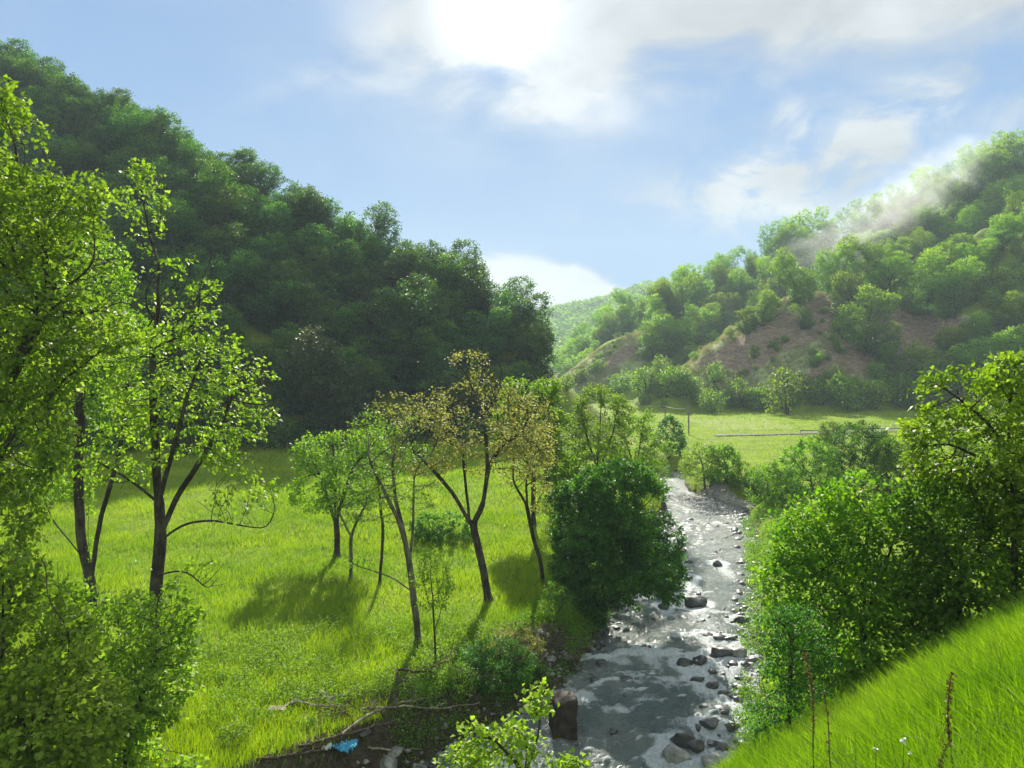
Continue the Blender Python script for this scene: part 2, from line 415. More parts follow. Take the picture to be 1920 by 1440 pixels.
M['leaf_spring'] = leaf_mat('leaf_spring', (.09, .16, .014), (.18, .29, .024), (.31, .43, .055), .5, (1.15, 1.35, .45))
M['leaf_maple'] = leaf_mat('leaf_maple', (.05, .12, .010), (.19, .31, .024), (.42, .52, .08), .54, (1.15, 1.35, .45), rough=.5, spec=.2)
M['leaf_fresh'] = leaf_mat('leaf_fresh', (.08, .18, .012), (.16, .30, .018), (.30, .42, .035), .5, (1.4, 1.4, .45))
M['leaf_brown'] = leaf_mat('leaf_brown', (.14, .15, .035), (.26, .26, .06), (.42, .39, .14), .5, (1.1, 1.2, .7))
M['leaf_dark'] = leaf_mat('leaf_dark', (.015, .065, .012), (.045, .15, .018), (.14, .30, .03), .45, (1.4, 1.5, .5))
M['leaf_bush'] = leaf_mat('leaf_bush', (.03, .10, .010), (.12, .27, .018), (.31, .46, .04), .5, (1.4, 1.4, .5))
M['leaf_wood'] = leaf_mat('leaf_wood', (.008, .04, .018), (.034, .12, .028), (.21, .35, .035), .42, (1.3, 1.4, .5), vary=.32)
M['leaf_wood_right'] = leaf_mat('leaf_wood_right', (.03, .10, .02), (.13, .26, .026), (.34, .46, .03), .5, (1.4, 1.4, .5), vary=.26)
M['leaf_olive'] = leaf_mat('leaf_olive', (.03, .055, .022), (.055, .085, .032), (.10, .12, .035), .3, (1.3, 1.2, .8))
M['dry_plant'] = leaf_mat('dry_plant', (.07, .04, .015), (.12, .07, .025), (.18, .11, .04), .2, (1, 1, 1))
def blade_mat(name, dark, mid, light, trans=.5, tcol=(1.08, 1.25, .25)):
    m, t, out = new_mat(name)
    at = t.new('ShaderNodeAttribute', attribute_name='rnd')
    g = t.new('ShaderNodeNewGeometry'); n = t.noise(g.outputs['Position'], .28, 5, .65)
    f = t.math('ADD', t.math('MULTIPLY', at.outputs['Fac'], .55), t.math('MULTIPLY', t.smooth(n, .3, .7), .45))
    c = t.ramp(f, [(0, dark), (.5, mid), (1, light)])
    b = t.new('ShaderNodeBsdfPrincipled'); t.l.new(c, b.inputs['Base Color']); b.inputs['Roughness'].default_value = .5; b.inputs['Specular IOR Level'].default_value = .25
    tr = t.new('ShaderNodeBsdfTranslucent'); t.l.new(t.mix(1, c, tcol, 'MULTIPLY'), tr.inputs[0])
    mx = t.new('ShaderNodeMixShader'); mx.inputs[0].default_value = trans
    t.l.new(b.outputs[0], mx.inputs[1]); t.l.new(tr.outputs[0], mx.inputs[2]); t.l.new(mx.outputs[0], out.inputs[0])
    return m
M['grass'] = blade_mat('grass', (.10, .19, .004), (.20, .30, .006), (.36, .42, .012), .55)
M['grass_near'] = blade_mat('grass_near', (.05, .13, .006), (.14, .26, .010), (.31, .40, .035), .5)
M['dry_grass'] = blade_mat('dry_grass', (.22, .23, .09), (.33, .32, .15), (.45, .42, .22), .4, (1, 1, .8))
def bark_mat(name, a, b_, scale=6):
    m, t, out = new_mat(name)
    g = t.new('ShaderNodeTexCoord'); mp = t.new('ShaderNodeMapping'); mp.inputs['Scale'].default_value = (1, 1, .25); t.l.new(g.outputs['Object'], mp.inputs[0])
    n = t.noise(mp.outputs[0], scale, 8, .7); n2 = t.noise(g.outputs['Object'], 1.6, 4, .6)
    c = t.mix(t.smooth(t.math('ADD', t.math('MULTIPLY', n, .6), t.math('MULTIPLY', n2, .4)), .4, .62), a, b_)
    b = t.new('ShaderNodeBsdfPrincipled'); t.l.new(c, b.inputs['Base Color']); b.inputs['Roughness'].default_value = .9; b.inputs['Specular IOR Level'].default_value = .15
    bp = t.new('ShaderNodeBump'); bp.inputs['Strength'].default_value = .7; bp.inputs['Distance'].default_value = .03; t.l.new(n, bp.inputs['Height']); t.l.new(bp.outputs[0], b.inputs['Normal'])
    t.l.new(b.outputs[0], out.inputs[0]); return m
M['bark'] = bark_mat('bark', (.022, .018, .014), (.085, .075, .06))
M['bark_pale'] = bark_mat('bark_pale', (.05, .045, .035), (.17, .15, .12))
M['driftwood'] = bark_mat('driftwood', (.14, .115, .085), (.40, .36, .29), 9)
M['deadwood'] = bark_mat('deadwood', (.045, .033, .024), (.13, .10, .075), 9)

def ground_mat():
    m, t, out = new_mat('ground_soil_and_turf')
    g = t.new('ShaderNodeNewGeometry'); pos = g.outputs['Position']
    mk = t.new('ShaderNodeAttribute', attribute_name='masks'); s = t.new('ShaderNodeSeparateColor'); t.l.new(mk.outputs['Color'], s.inputs[0])
    n1 = t.noise(pos, .35, 8, .65); n2 = t.noise(pos, 3.0, 6, .7); n3 = t.noise(pos, .06, 5, .6)
    green = t.mix(t.smooth(n1, .3, .7), (.11, .18, .008), (.22, .29, .012))
    green = t.mix(t.math('MULTIPLY', t.smooth(n2, .35, .75), .5), green, (.07, .13, .012))
    mps = t.new('ShaderNodeMapping'); mps.inputs['Scale'].default_value = (1, 1, 3.0); mps.inputs['Rotation'].default_value = (0, R(25), R(20)); t.l.new(pos, mps.inputs[0])
    ns = t.noise(mps.outputs[0], .6, 8, .7, .5)
    soil = t.mix(t.smooth(ns, .35, .68), (.14, .098, .07), (.30, .23, .16))
    soil = t.mix(t.smooth(n3, .5, .66, 0, .5), soil, (.20, .15, .085))
    dry = t.mix(t.smooth(t.noise(pos, .9, 7, .7), .33, .66), (.13, .20, .05), (.34, .34, .17))
    mud = t.mix(t.smooth(n2, .3, .7), (.035, .027, .02), (.11, .09, .065))
    grav = t.mix(t.smooth(t.noise(pos, 7, 5, .8), .35, .7), (.12, .105, .085), (.36, .33, .28))
    jit = t.math('MULTIPLY', t.math('SUBTRACT', n2, .5), .7)
    c = t.mix(t.smooth(t.math('ADD', s.outputs[1], jit), .35, .65), green, dry)
    c = t.mix(t.smooth(t.math('ADD', s.outputs[0], jit), .38, .62), c, soil)
    c = t.mix(t.smooth(t.math('ADD', s.outputs[2], jit), .38, .62), c, mud)
    c = t.mix(t.smooth(t.math('ADD', mk.outputs['Alpha'], t.math('MULTIPLY', jit, .5)), .40, .60), c, grav)
    b = t.new('ShaderNodeBsdfPrincipled'); t.l.new(c, b.inputs['Base Color']); b.inputs['Roughness'].default_value = .95; b.inputs['Specular IOR Level'].default_value = .1
    bp = t.new('ShaderNodeBump'); bp.inputs['Strength'].default_value = .8; bp.inputs['Distance'].default_value = .35
    t.l.new(t.math('ADD', t.math('MULTIPLY', n2, .3), ns), bp.inputs['Height']); t.l.new(bp.outputs[0], b.inputs['Normal'])
    t.l.new(b.outputs[0], out.inputs[0]); return m
M['ground'] = ground_mat()
def simple_mat(name, a, b_, scale=4, rough=.7, spec=.3, bump=.3, dist=.02, wet=None):
    m, t, out = new_mat(name); g = t.new('ShaderNodeTexCoord'); n = t.noise(g.outputs['Object'], scale, 8, .68, .3)
    c = t.mix(t.smooth(n, .35, .68), a, b_)
    b = t.new('ShaderNodeBsdfPrincipled'); t.l.new(c, b.inputs['Base Color']); b.inputs['Specular IOR Level'].default_value = spec
    t.put(b.inputs['Roughness'], t.smooth(n, .3, .7, rough * .7, min(1, rough * 1.2)))
    bp = t.new('ShaderNodeBump'); bp.inputs['Strength'].default_value = bump; bp.inputs['Distance'].default_value = dist; t.l.new(n, bp.inputs['Height']); t.l.new(bp.outputs[0], b.inputs['Normal'])
    t.l.new(b.outputs[0], out.inputs[0]); return m
M['rock_dark'] = simple_mat('rock_dark', (.022, .023, .024), (.085, .085, .085), 2.2, .42, .5, .9, .06)
M['rock_pale'] = simple_mat('rock_pale', (.13, .13, .12), (.36, .36, .34), 2.2, .7, .3, .8, .05)
M['block'] = simple_mat('block', (.02, .016, .013), (.075, .058, .046), 3, .8, .2, .9, .05)
M['road'] = simple_mat('road', (.05, .05, .05), (.09, .09, .09), 1, .9, .2)
M['rail'] = simple_mat('rail', (.16, .17, .17), (.26, .27, .27), 2, .5, .4, .05)
M['timber'] = simple_mat('timber', (.10, .085, .07), (.22, .19, .16), 4, .8, .2)
M['wire'] = simple_mat('wire', (.3, .3, .3), (.45, .45, .45), 4, .4, .5)
M['tarp_blue'] = simple_mat('tarp_blue', (.02, .22, .42), (.06, .42, .62), 6, .4, .4)
M['plastic_white'] = simple_mat('plastic_white', (.6, .6, .58), (.8, .8, .78), 6, .5, .4)
M['petal'] = simple_mat('petal', (.7, .7, .68), (.85, .85, .82), 6, .7, .2)

# ------------------------------------------------------------------ pixel polygons used to lay out ground cover
def inpoly(px, py, poly):
    ins = np.zeros(np.shape(px), bool); n = len(poly)
    for i in range(n):
        x0, y0 = poly[i]; x1, y1 = poly[(i + 1) % n]
        c = ((y0 > py) != (y1 > py)) & (px < (x1 - x0) * (py - y0) / ((y1 - y0) if y1 != y0 else 1e-9) + x0); ins ^= c
    return ins
SOIL = [[(1560, 548), (1600, 540), (1575, 600), (1530, 640), (1470, 660), (1400, 700), (1330, 690), (1300, 680), (1370, 640), (1470, 585)],
        [(1640, 560), (1760, 570), (1840, 610), (1760, 640), (1720, 690), (1620, 700), (1520, 730), (1500, 712), (1560, 650), (1620, 620)],
        [(1190, 640), (1200, 660), (1150, 690), (1110, 700), (1140, 672)]]
BARE = [[(1500, 540), (1600, 520), (1640, 560), (1850, 600), (1740, 700), (1600, 720), (1500, 740), (1380, 760), (1250, 715), (1200, 700), (1320, 640)],
        [(1200, 615), (1240, 640), (1200, 690), (1120, 735), (1050, 735), (1060, 700), (1120, 655)]]

# ------------------------------------------------------------------ terrain mesh
def axis(parts):
    o = []
    for a, b, s in parts: o.append(np.arange(a, b, s))
    return np.unique(np.round(np.concatenate(o), 4))
def geo(a, b, n, s): k = np.arange(1, n + 1) / n; return a + (b - a) * k ** 2
xs = np.concatenate([-geo(115, 900, 30, 0)[::-1], axis([(-115, -30, 1.5), (-30, 32, .33), (32, 160, 1.1)]), geo(161, 900, 30, 0)])
ys = np.concatenate([-geo(20, 200, 8, 0)[::-1], axis([(-20, 2, 1.2), (2, 14, .35), (14, 62, .33), (62, 100, .7), (100, 235, 1.05), (235, 350, 2.6)]), geo(351, 1400, 42, 0)])
GX, GY = np.meshgrid(xs, ys); GZ = H(GX, GY)
ny, nx = GX.shape
V = np.stack([GX, GY, GZ], -1).reshape(-1, 3)
ii = (np.arange(ny - 1)[:, None] * nx + np.arange(nx - 1)[None]).ravel()
Fq = np.stack([ii, ii + 1, ii + nx + 1, ii + nx], -1)
me = mesh_np('ground', V, Fq, M['ground'], smooth=True)
ppx, ppy = proj(V[:, 0], V[:, 1], V[:, 2]); c_ = comps(V[:, 0], V[:, 1])
onS1 = (c_[2] > c_[0]) & (c_[2] > c_[3]) | (c_[4] > c_[0]) & (c_[4] > c_[3])
soil = np.zeros(len(V)); dry = np.zeros(len(V))
for p_ in SOIL: soil = np.maximum(soil, inpoly(ppx, ppy, p_) & onS1)
for p_ in BARE: dry = np.maximum(dry, (inpoly(ppx, ppy, p_) & onS1) * .8)
dry = np.maximum(dry, ((V[:, 1] > 120) & (V[:, 1] < 146) & (V[:, 0] > 33 + 3 * fbm(V[:, 1] * .2, V[:, 0] * .2)) & (V[:, 0] < 46 + (V[:, 1] - 120) * .1) & (c_[0] >= c_[2])) * .5)
dl, dr = LX(V[:, 1]) - V[:, 0], V[:, 0] - RX(V[:, 1])
mud = np.where((dl < .7) & (dr < .6) & (V[:, 1] < 110), 1.0, 0.0)
mud = np.where(c_[1] > c_[0] + 1.2, .42, mud); mud = np.where((c_[3] > c_[0] + 1) & (c_[3] >= c_[2]) & ~(dry > 0), .5, mud)
nearm = (dl > 0) & (dl < 1.9 + 2.0 * fbm(V[:, 0] * .5, V[:, 1] * .5, 77)) & (V[:, 1] < 32)
mud = np.where(nearm, 1, mud)
grv = (((V[:, 1] > 63) & (V[:, 1] < 71) & (dr > -3.6) & (dr < 2.5))).astype(float)
col = np.stack([soil, dry, np.where(grv > 0, 0, mud), grv], -1).astype(np.float32)
ca = me.color_attributes.new('masks', 'FLOAT_COLOR', 'POINT'); ca.data.foreach_set('color', col.ravel())
obj('ground', me, kind='structure', label='grassy valley floor and hillsides of the river valley')

# ------------------------------------------------------------------ river water
RK = [(1300, 1132, 54, .8, 'big dark boulder alone in the middle of the rapids'), (1345, 1058, 26, .7, 'small dark rock in the river above the driftwood'), (1272, 1104, 32, .6, 'flat dark rock below the driftwood log'),
      (1392, 1163, 36, .8, 'dark rock against the right bank beside the middle rapids'), (1244, 1137, 26, .7, 'small rock under the overhanging dark tree'), (1322, 1190, 34, .5, 'low ledge rock left of the twin ledge in the rapids'),
      (1372, 1198, 40, .5, 'low ledge rock touching the right bank'), (1352, 1226, 52, .7, 'large dark rock of the rock bar, second from the bank'), (1386, 1226, 44, .8, 'pale topped rock of the rock bar nearest the bank'),
      (1312, 1238, 34, .7, 'round dark rock at the outer end of the rock bar'), (1286, 1243, 34, .6, 'low wet rock outermost of the rock bar'), (1398, 1242, 24, .8, 'small rock wedged under the bank below the rock bar'),
      (1309, 1271, 34, .5, 'flat wet rock beside the lone upright rock'), (1335, 1281, 26, .9, 'lone upright dark rock below the rock bar'), (1330, 1354, 52, .7, 'dark flat rock beside the grassy water edge'),
      (1280, 1388, 60, .8, 'large dark boulder in the lower right rapids'), (1306, 1396, 44, .8, 'dark boulder leaning on the large lower boulder'), (1262, 1418, 70, .6, 'speckled pale boulder below the large dark boulder'),
      (1350, 1398, 34, .8, 'dark rock at the bottom right water edge'), (1336, 1390, 24, .8, 'small pale stone at the bottom right water edge'), (1345, 1432, 70, .7, 'pale grey boulder at the bottom edge of the river'),
      (1372, 1360, 30, .8, 'dark stone under the small grassy shrub'), (1212, 1212, 30, .4, 'thin flat stone barely breaking the water'), (1290, 1085, 30, .4, 'thin dark stone beside the driftwood log'), (1384, 1312, 24, .8, 'little stone at the foot of the thorny bush')]
def river():
    Ysr = np.concatenate([np.arange(0, 20, .3), np.arange(20, 50, .075), np.arange(50, 100, .16), np.arange(100, 260, 1.5)])
    S = np.linspace(0, 1, 150); YY, SS = np.meshgrid(Ysr, S, indexing='ij')
    Lx, Rx = LX(YY) - .8, RX(YY) + .9; XX = Lx + (Rx - Lx) * SS
    XX = XX
    along = YY; ac = XX - (LX(YY) + RX(YY)) / 2
    rough = .55 + .9 * sst(fbm(XX * .16, YY * .12, 91, 3) * 2.2 + .5)
    wv = (.5 - np.abs(fbm(ac * .55, along * 1.15, 92, 4))) * .5 - .25
    h = rough * (.40 * wv + .26 * fbm(ac * 2.2, along * 3.2, 95, 3) + .16 * fbm(ac * .9, along * 1.5, 94, 3))
    h = h + sst((38 - YY) / 8) * (.16 * fbm(ac * 2.0 + YY * .7, along * 2.8, 98, 4) + .05 * fbm(ac * 6, along * 7, 99, 2))
    # a few standing waves over drops
    for (px, py, am) in [(1250, 1230, .16), (1180, 1235, .18), (1150, 1280, .14), (1230, 1300, .1), (1330, 1160, .1), (1300, 1200, .12), (1340, 1120, .08)]:
        Yc = (CAMZ) * F / (py - 700); Xc = (px - 960) / F * Yc
        dy_ = (YY - Yc - .4 * fbm(XX * .6, YY * 0 + py, 11, 2) * 3); h = h + am * np.exp(-(dy_ / .45) ** 2 - ((XX - Xc) / 1.6) ** 2)
    Z = wz(YY) + h * np.clip(1.2 - YY / 90, .25, 1)
    Vv = np.stack([XX, YY, Z], -1).reshape(-1, 3); m_, n_ = XX.shape
    i = (np.arange(m_ - 1)[:, None] * n_ + np.arange(n_ - 1)[None]).ravel(); f = np.stack([i, i + 1, i + n_ + 1, i + n_], -1)
    m, t, out = new_mat('river_water'); g = t.new('ShaderNodeNewGeometry'); pos = g.outputs['Position']
    at = t.new('ShaderNodeAttribute', attribute_name='foam')
    mp = t.new('ShaderNodeMapping'); mp.inputs['Scale'].default_value = (1.25, .62, 1); mp.inputs['Rotation'].default_value = (0, 0, R(14)); t.l.new(pos, mp.inputs[0])
    a = t.noise(mp.outputs[0], 2.9, 10, .76, 1.1); b2 = t.noise(mp.outputs[0], 9, 6, .7, .8); big = t.noise(pos, .28, 4, .6, .6)
    fo = t.smooth(t.math('ADD', t.math('ADD', t.math('MULTIPLY', at.outputs['Fac'], .55), t.math('MULTIPLY', a, .6)), t.math('MULTIPLY', big, .45)), .60, .88)
    fo = t.math('MULTIPLY', fo, t.smooth(b2, .25, .6, .35, 1))
    body = t.mix(t.smooth(big, .35, .65), (.10, .135, .13), (.18, .21, .19))
    c = t.mix(fo, body, (.56, .61, .62))
    p = t.new('ShaderNodeBsdfPrincipled'); t.l.new(c, p.inputs['Base Color']); p.inputs['IOR'].default_value = 1.33; p.inputs['Specular IOR Level'].default_value = .42
    t.put(p.inputs['Roughness'], t.math('ADD', .17, t.math('MULTIPLY', fo, .4)))
    bp = t.new('ShaderNodeBump'); bp.inputs['Strength'].default_value = .9; bp.inputs['Distance'].default_value = .20
    t.l.new(t.math('ADD', a, t.math('MULTIPLY', b2, .35)), bp.inputs['Height']); t.l.new(bp.outputs[0], p.inputs['Normal']); t.l.new(p.outputs[0], out.inputs[0])
    me = mesh_np('river', Vv, f, m, smooth=True)
    fo_ = sst((h - .02) / .16)
    fo_ = np.maximum(fo_, sst((fbm(ac * .8 + YY * .5, YY * 1.3, 97, 4) - .02) * 5) * .5 * sst((36 - YY) / 6))
    for (px, py, wp, *_r) in RK:      # white water around and below each rock
        Yc = CAMZ * F / (py - 700) * .985; Xc = (px - 960) / F * Yc; w_ = wp / F * Yc / 2; dx_, dy_ = XX - Xc, YY - Yc
        fo_ = np.maximum(fo_, 1.15 * np.exp(-((np.hypot(dx_, dy_) - w_) / (.22 + .2 * w_)) ** 2)); fo_ = np.maximum(fo_, 1.1 * np.exp(-(dx_ / (w_ * .8 + .15)) ** 2) * (dy_ < 0) * np.exp(dy_ / (1.2 + 2 * w_)))
    fm = fo_.ravel().astype(np.float32)
    at_ = me.attributes.new('foam', 'FLOAT', 'POINT'); at_.data.foreach_set('value', fm)
    obj('river', me, kind='structure', label='shallow grey rapids of the mountain river')
river()
print('terrain', time.time() - T0)

# ------------------------------------------------------------------ woods on the hillsides
def proto_crown(seed, rad, h, leaf=.33, per=20, mat='leaf_wood', n_att=900, keep=1.0):
    """a broadleaf tree of unit layout: trunk and crown meshes around the origin"""
    rng = np.random.default_rng(seed)
    ells = []
    for k in range(7):
        a = rng.uniform(0, 6.28); q = rng.uniform(.25, .55) * rad
        ells.append(ell_points(rng, n_att // 7, (q * math.cos(a), q * math.sin(a), h * (.22 + .60 * k / 6) ), (rad * rng.uniform(.42, .66) * (1.12 - .05 * k),) * 2 + (h * rng.uniform(.17, .25),), .6))
    att = np.concatenate(ells)
    N, par = colonize(rng, [np.array([[0, 0, -1.5], [0, 0, h * .16], [.2, .1, h * .34]])], att, .5, .75, 2600)
    Nn, r, tb = tubes_from(N, par, .015, 2.3, .22, .03)
    an = Nn[r < .06]
    pos = np.repeat(an, per, 0) + rng.normal(0, .33, (len(an) * per, 3)) * np.array([1.15, 1.15, .6])
    v, f = leaf_quads(rng, pos, leaf, .62, .7, out=unit(pos - an.mean(0)))
    cl = np.repeat(rng.uniform(0, 1, len(an)), per)
    # leaf colour lightens towards the crown top, standing in for sunlit tops
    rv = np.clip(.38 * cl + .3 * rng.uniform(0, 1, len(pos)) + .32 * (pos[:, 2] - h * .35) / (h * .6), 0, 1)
    return tb.mesh('trunk', M['bark']), mesh_np('crown', v, f, M[mat], rnd=rv)
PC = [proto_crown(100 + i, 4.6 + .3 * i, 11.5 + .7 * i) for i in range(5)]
def variant(mat, i):
    tm, cm = PC[i]; c = cm.copy(); c.materials.clear(); c.materials.append(M[mat]); return tm, c
PR = [variant('leaf_wood_right', i) for i in range(5)]
PO = [variant('leaf_olive', i) for i in range(2)]
def wood_tree(name, protos, i, loc, sc, rot, label, category, group):
    rt = obj(name, None, loc=loc, label=label, category=category, group=group); rt.rotation_euler = (0, 0, rot); rt.scale = sc
    tm, cm = protos[i % len(protos)]; obj('trunk', tm, rt); obj('crown', cm, rt); return rt
rng = np.random.default_rng(5)
print('protos', time.time() - T0)
# left wood
def scatter(x0, x1, y0, y1, step, rng):
    gx, gy = np.meshgrid(np.arange(x0, x1, step), np.arange(y0, y1, step)); gx = gx + (np.arange(gx.shape[0]) % 2)[:, None] * step / 2
    gx = gx + rng.uniform(-.33, .33, gx.shape) * step; gy = gy + rng.uniform(-.33, .33, gy.shape) * step
    return gx.ravel(), gy.ravel()
gx, gy = scatter(-125, 14, 60, 150, 5.15, rng)
cc = comps(gx, gy); z = H(gx, gy); px, py = proj(gx, gy, z)
# keep the hill's near face, its crest and a row just behind it
cz = ridge(gx, gy, LEFT, .8, 4); beh = ridge(gx, gy + 7.0, LEFT, .8, 4) < cz - 5.0
okm = (cc[1] > cc[0] + .2) & (px > -170) & (px < 1005) & ~beh
def nth(k): return str(k) + ('th' if 10 < k % 100 < 14 else {1: 'st', 2: 'nd', 3: 'rd'}.get(k % 10, 'th'))
BAND = {}
order = np.argsort(px[okm]); crest_n = row_n = 0
def sector(p): return 'behind the tall left foreground trees' if p < 420 else ('left of the rounded olive brown tree' if p < 600 else ('above the rounded olive brown tree' if p < 760 else 'towards the right end of the wood'))
for x, y, zz in zip(gx[okm][order], gy[okm][order], z[okm][order]):
    u = rng.uniform(); cst = ridge(np.array([x]), np.array([y + 5]), LEFT, .8, 4)[0] < ridge(np.array([x]), np.array([y]), LEFT, .8, 4)[0]
    ppx_, ppy_ = proj(x, y, zz)
    where = 'along the skyline crest of the left hill' if cst else ('at the foot of the left hill beside the meadow' if zz < 9 else 'in the middle of the wooded left hill face')
    if cst: crest_n += 1; lab_ = nth(crest_n) + ' dark tree from the left on the skyline crest of left wood'
    elif zz < 9: row_n += 1; lab_ = nth(row_n) + ' dark tree from the left along foot of left wood'
    else:
        bd = 'upper' if zz > 34 else ('middle' if zz > 20 else 'lower'); BAND[bd] = BAND.get(bd, 0) + 1; lab_ = nth(BAND[bd]) + ' dark tree from the left in the ' + bd + ' band of the left wood'
    s_ = rng.uniform(.72, .98) * (1.0 if zz > 9 else .88)
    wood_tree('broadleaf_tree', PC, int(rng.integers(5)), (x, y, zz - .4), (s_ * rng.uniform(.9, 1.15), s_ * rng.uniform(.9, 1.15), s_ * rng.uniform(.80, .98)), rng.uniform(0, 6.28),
              lab_, 'tree', 'trees ' + where + ' ' + sector(ppx_))
nleft = int(okm.sum())
b = hit(632, 800); wood_tree('broadleaf_tree', PO, 0, (b[0], b[1] - 3, b[2] - 1.2), (1.25, 1.1, 1.05), 1.0, 'rounded olive brown tree at the foot of the dark wood', 'tree', None)
for k, X_ in enumerate(np.arange(-98, 4, 2.7)):
    Ys_ = np.arange(60, 118, .5); c0 = comps(np.full(len(Ys_), X_), Ys_); m_ = c0[1] > c0[0] + .4
    if m_.any(): FOOT = globals().setdefault('FOOT', []); y_ = Ys_[np.argmax(m_)] + rng.uniform(-1.5, 1.0); FOOT.append((X_ + rng.uniform(-.8, .8), y_))
# far right ridge
gx, gy = scatter(20, 215, 200, 330, 8.2, rng)
cc = comps(gx, gy); z = H(gx, gy); px, py = proj(gx, gy, z)
cz = ridge(gx, gy, FARR, .75, 5); beh = ridge(gx, gy + 9.0, FARR, .75, 5) < cz - 4.5
vis = np.ones(len(gx), bool)
for k in range(len(gx)):      # hidden by the nearer spur?
    t = np.linspace(.45, .97, 60); X_, Y_ = gx[k] * t, gy[k] * t; Z_ = CAMZ + (z[k] + 13 - CAMZ) * t
    if (H(X_, Y_) > Z_ + 1).any(): vis[k] = False
okm = (np.maximum(cc[3], cc[4]) > cc[0] + 1) & (np.maximum(cc[3], cc[4]) >= cc[2] - .5) & ((cc[3] >= cc[4] - .3) | ((cc[4] > cc[3]) & (px > 1215))) & (px < 2010) & ~beh & vis
def fr_lab(w_): FRN[w_] = FRN.get(w_, 0) + 1; return nth(FRN[w_]) + ' tree from the left ' + w_
order = np.argsort(px[okm]); FRN = {}
dist_ = np.hypot(gx[okm][order], gy[okm][order]); size_ = rng.uniform(.85, 1.25, len(dist_)); show = size_ / dist_; keep_n = max(0, 296 - nleft); thr_ = np.sort(show)[::-1][min(keep_n, len(show) - 1)]; MASS = []
for (x, y, zz), s_, sh_ in zip(zip(gx[okm][order], gy[okm][order], z[okm][order]), size_, show):
    if sh_ <= thr_: MASS.append((x, y, zz, s_)); continue
    up_c = ridge(np.array([x]), np.array([y + 7]), FARR, .75, 5)[0] < ridge(np.array([x]), np.array([y]), FARR, .75, 5)[0]
    pq = proj(x, y, zz); wide = 'broad' if s_ > 1.1 else 'smaller'
    where = 'on the skyline of the hazy far ridge' if up_c else 'on the hazy far ridge slope'
    sec = ' ' + ('beside the valley gap' if pq[0] < 1250 else 'behind the bare landslide crest' if pq[0] < 1450 else 'left below the mist' if pq[0] < 1620 else 'around the mist' if pq[0] < 1800 else 'near the right edge')
    wood_tree('broadleaf_tree', PR, int(rng.integers(5)), (x, y, zz - .5), (s_, s_, s_ * rng.uniform(.85, 1.15)), rng.uniform(0, 6.28), fr_lab(where), 'tree', 'trees ' + where + sec)
nfar = int(okm.sum())
def mass():
    vs, rs = [], []; base = []
    for tm, cm in PR:
        n = len(cm.vertices); v = np.empty(n * 3, np.float32); cm.vertices.foreach_get('co', v); v = v.reshape(-1, 4, 3); r = np.empty(n // 4, np.float32); cm.attributes['rnd'].data.foreach_get('value', r)
        k = rng.permutation(len(v))[:4200]; v = v[k]; c = v.mean(1, keepdims=True); base.append((c + (v - c) * 1.35, r[k]))
    for q, (x, y, zz, s_) in enumerate(MASS):
        v, r = base[q % 5]; a = rng.uniform(0, 6.28); ca_, sa_ = math.cos(a), math.sin(a); w_ = np.stack([v[..., 0] * ca_ - v[..., 1] * sa_, v[..., 0] * sa_ + v[..., 1] * ca_, v[..., 2] * rng.uniform(.85, 1.15)], -1) * s_ + np.array([x, y, zz - .5]); vs.append(w_.reshape(-1, 3)); rs.append(np.clip(r + rng.uniform(-.2, .2), 0, 1))
    v = np.concatenate(vs); obj('ridge_wood', mesh_np('ridge_wood', v, np.arange(len(v)).reshape(-1, 4), M['leaf_wood_right'], rnd=np.concatenate(rs)), kind='stuff', label='hazy broadleaf wood covering the far right ridge')
mass()
# near spur: single trees with their own place (base pixel, crown width in pixels, height in pixels)
SPT = [(1487, 575, 92, 112, 'large round dark tree on top of the bare crest'), (1432, 612, 62, 70, 'smaller tree stepping down left of the round crest tree'), (1400, 625, 46, 50, 'lowest small tree on the left of the bare crest'),
       (1570, 560, 80, 90, 'bright rounded tree above the head of the landslide scar'), (1622, 545, 84, 88, 'broad pale green tree right of the landslide scar head'), (1668, 575, 92, 105, 'tall bright tree standing above the brown scar'),
       (1600, 600, 90, 90, 'leaning light green tree over the first soil scar'), (1622, 670, 112, 130, 'big bright tree in the gully between two soil scars'), (1740, 590, 96, 110, 'dark green tree over the right soil scar'),
       (1792, 600, 90, 96, 'rounded tree at the right edge of the soil scar'), (1700, 490, 90, 90, 'tree on the upper spur crest above the scar'), (1640, 500, 66, 66, 'small crest tree left of the upper spur trees'),
       (1748, 470, 76, 78, 'crest tree below the patch of mist'), (1795, 430, 92, 88, 'broad dark tree at the bend of the spur crest'), (1850, 385, 96, 100, 'tall tree right of the mist on the spur crest'),
       (1905, 360, 100, 110, 'tallest tree at the right end of the spur crest'), (1880, 470, 80, 70, 'low tree below the right end of the crest'), (1760, 530, 70, 70, 'tree half way up between crest and right scar'),
       (1830, 520, 70, 60, 'small tree on the scrubby slope right of the scar'), (1502, 618, 38, 42, 'little round tree alone on the brown scar'), (1532, 690, 30, 34, 'tiny shrub tree on the pale spur'),
       (1845, 655, 60, 70, 'pale feathery tree on the lower right slope'), (1905, 640, 80, 90, 'dark tree at the right edge of the lower slope'), (1780, 680, 70, 60, 'round tree at the foot of the right scar'),
       (1870, 740, 120, 110, 'large tree at the foot of the right slope'), (1730, 745, 110, 110, 'broad bright tree at the foot below the right scar'), (1660, 690, 50, 50, 'shrubby tree below the gully tree')]
for q, (px_, py_, wpx, hpx, lab) in enumerate(SPT):
    b = hit(px_, py_, 60); sx = wpx / F * b[1] / 9.6; sz = hpx / F * b[1] / 12.0
    wood_tree('slope_tree', PR, q, (b[0], b[1], b[2] - .4), (sx, sx, sz * 1.02), q * 1.7, lab, 'tree', None)
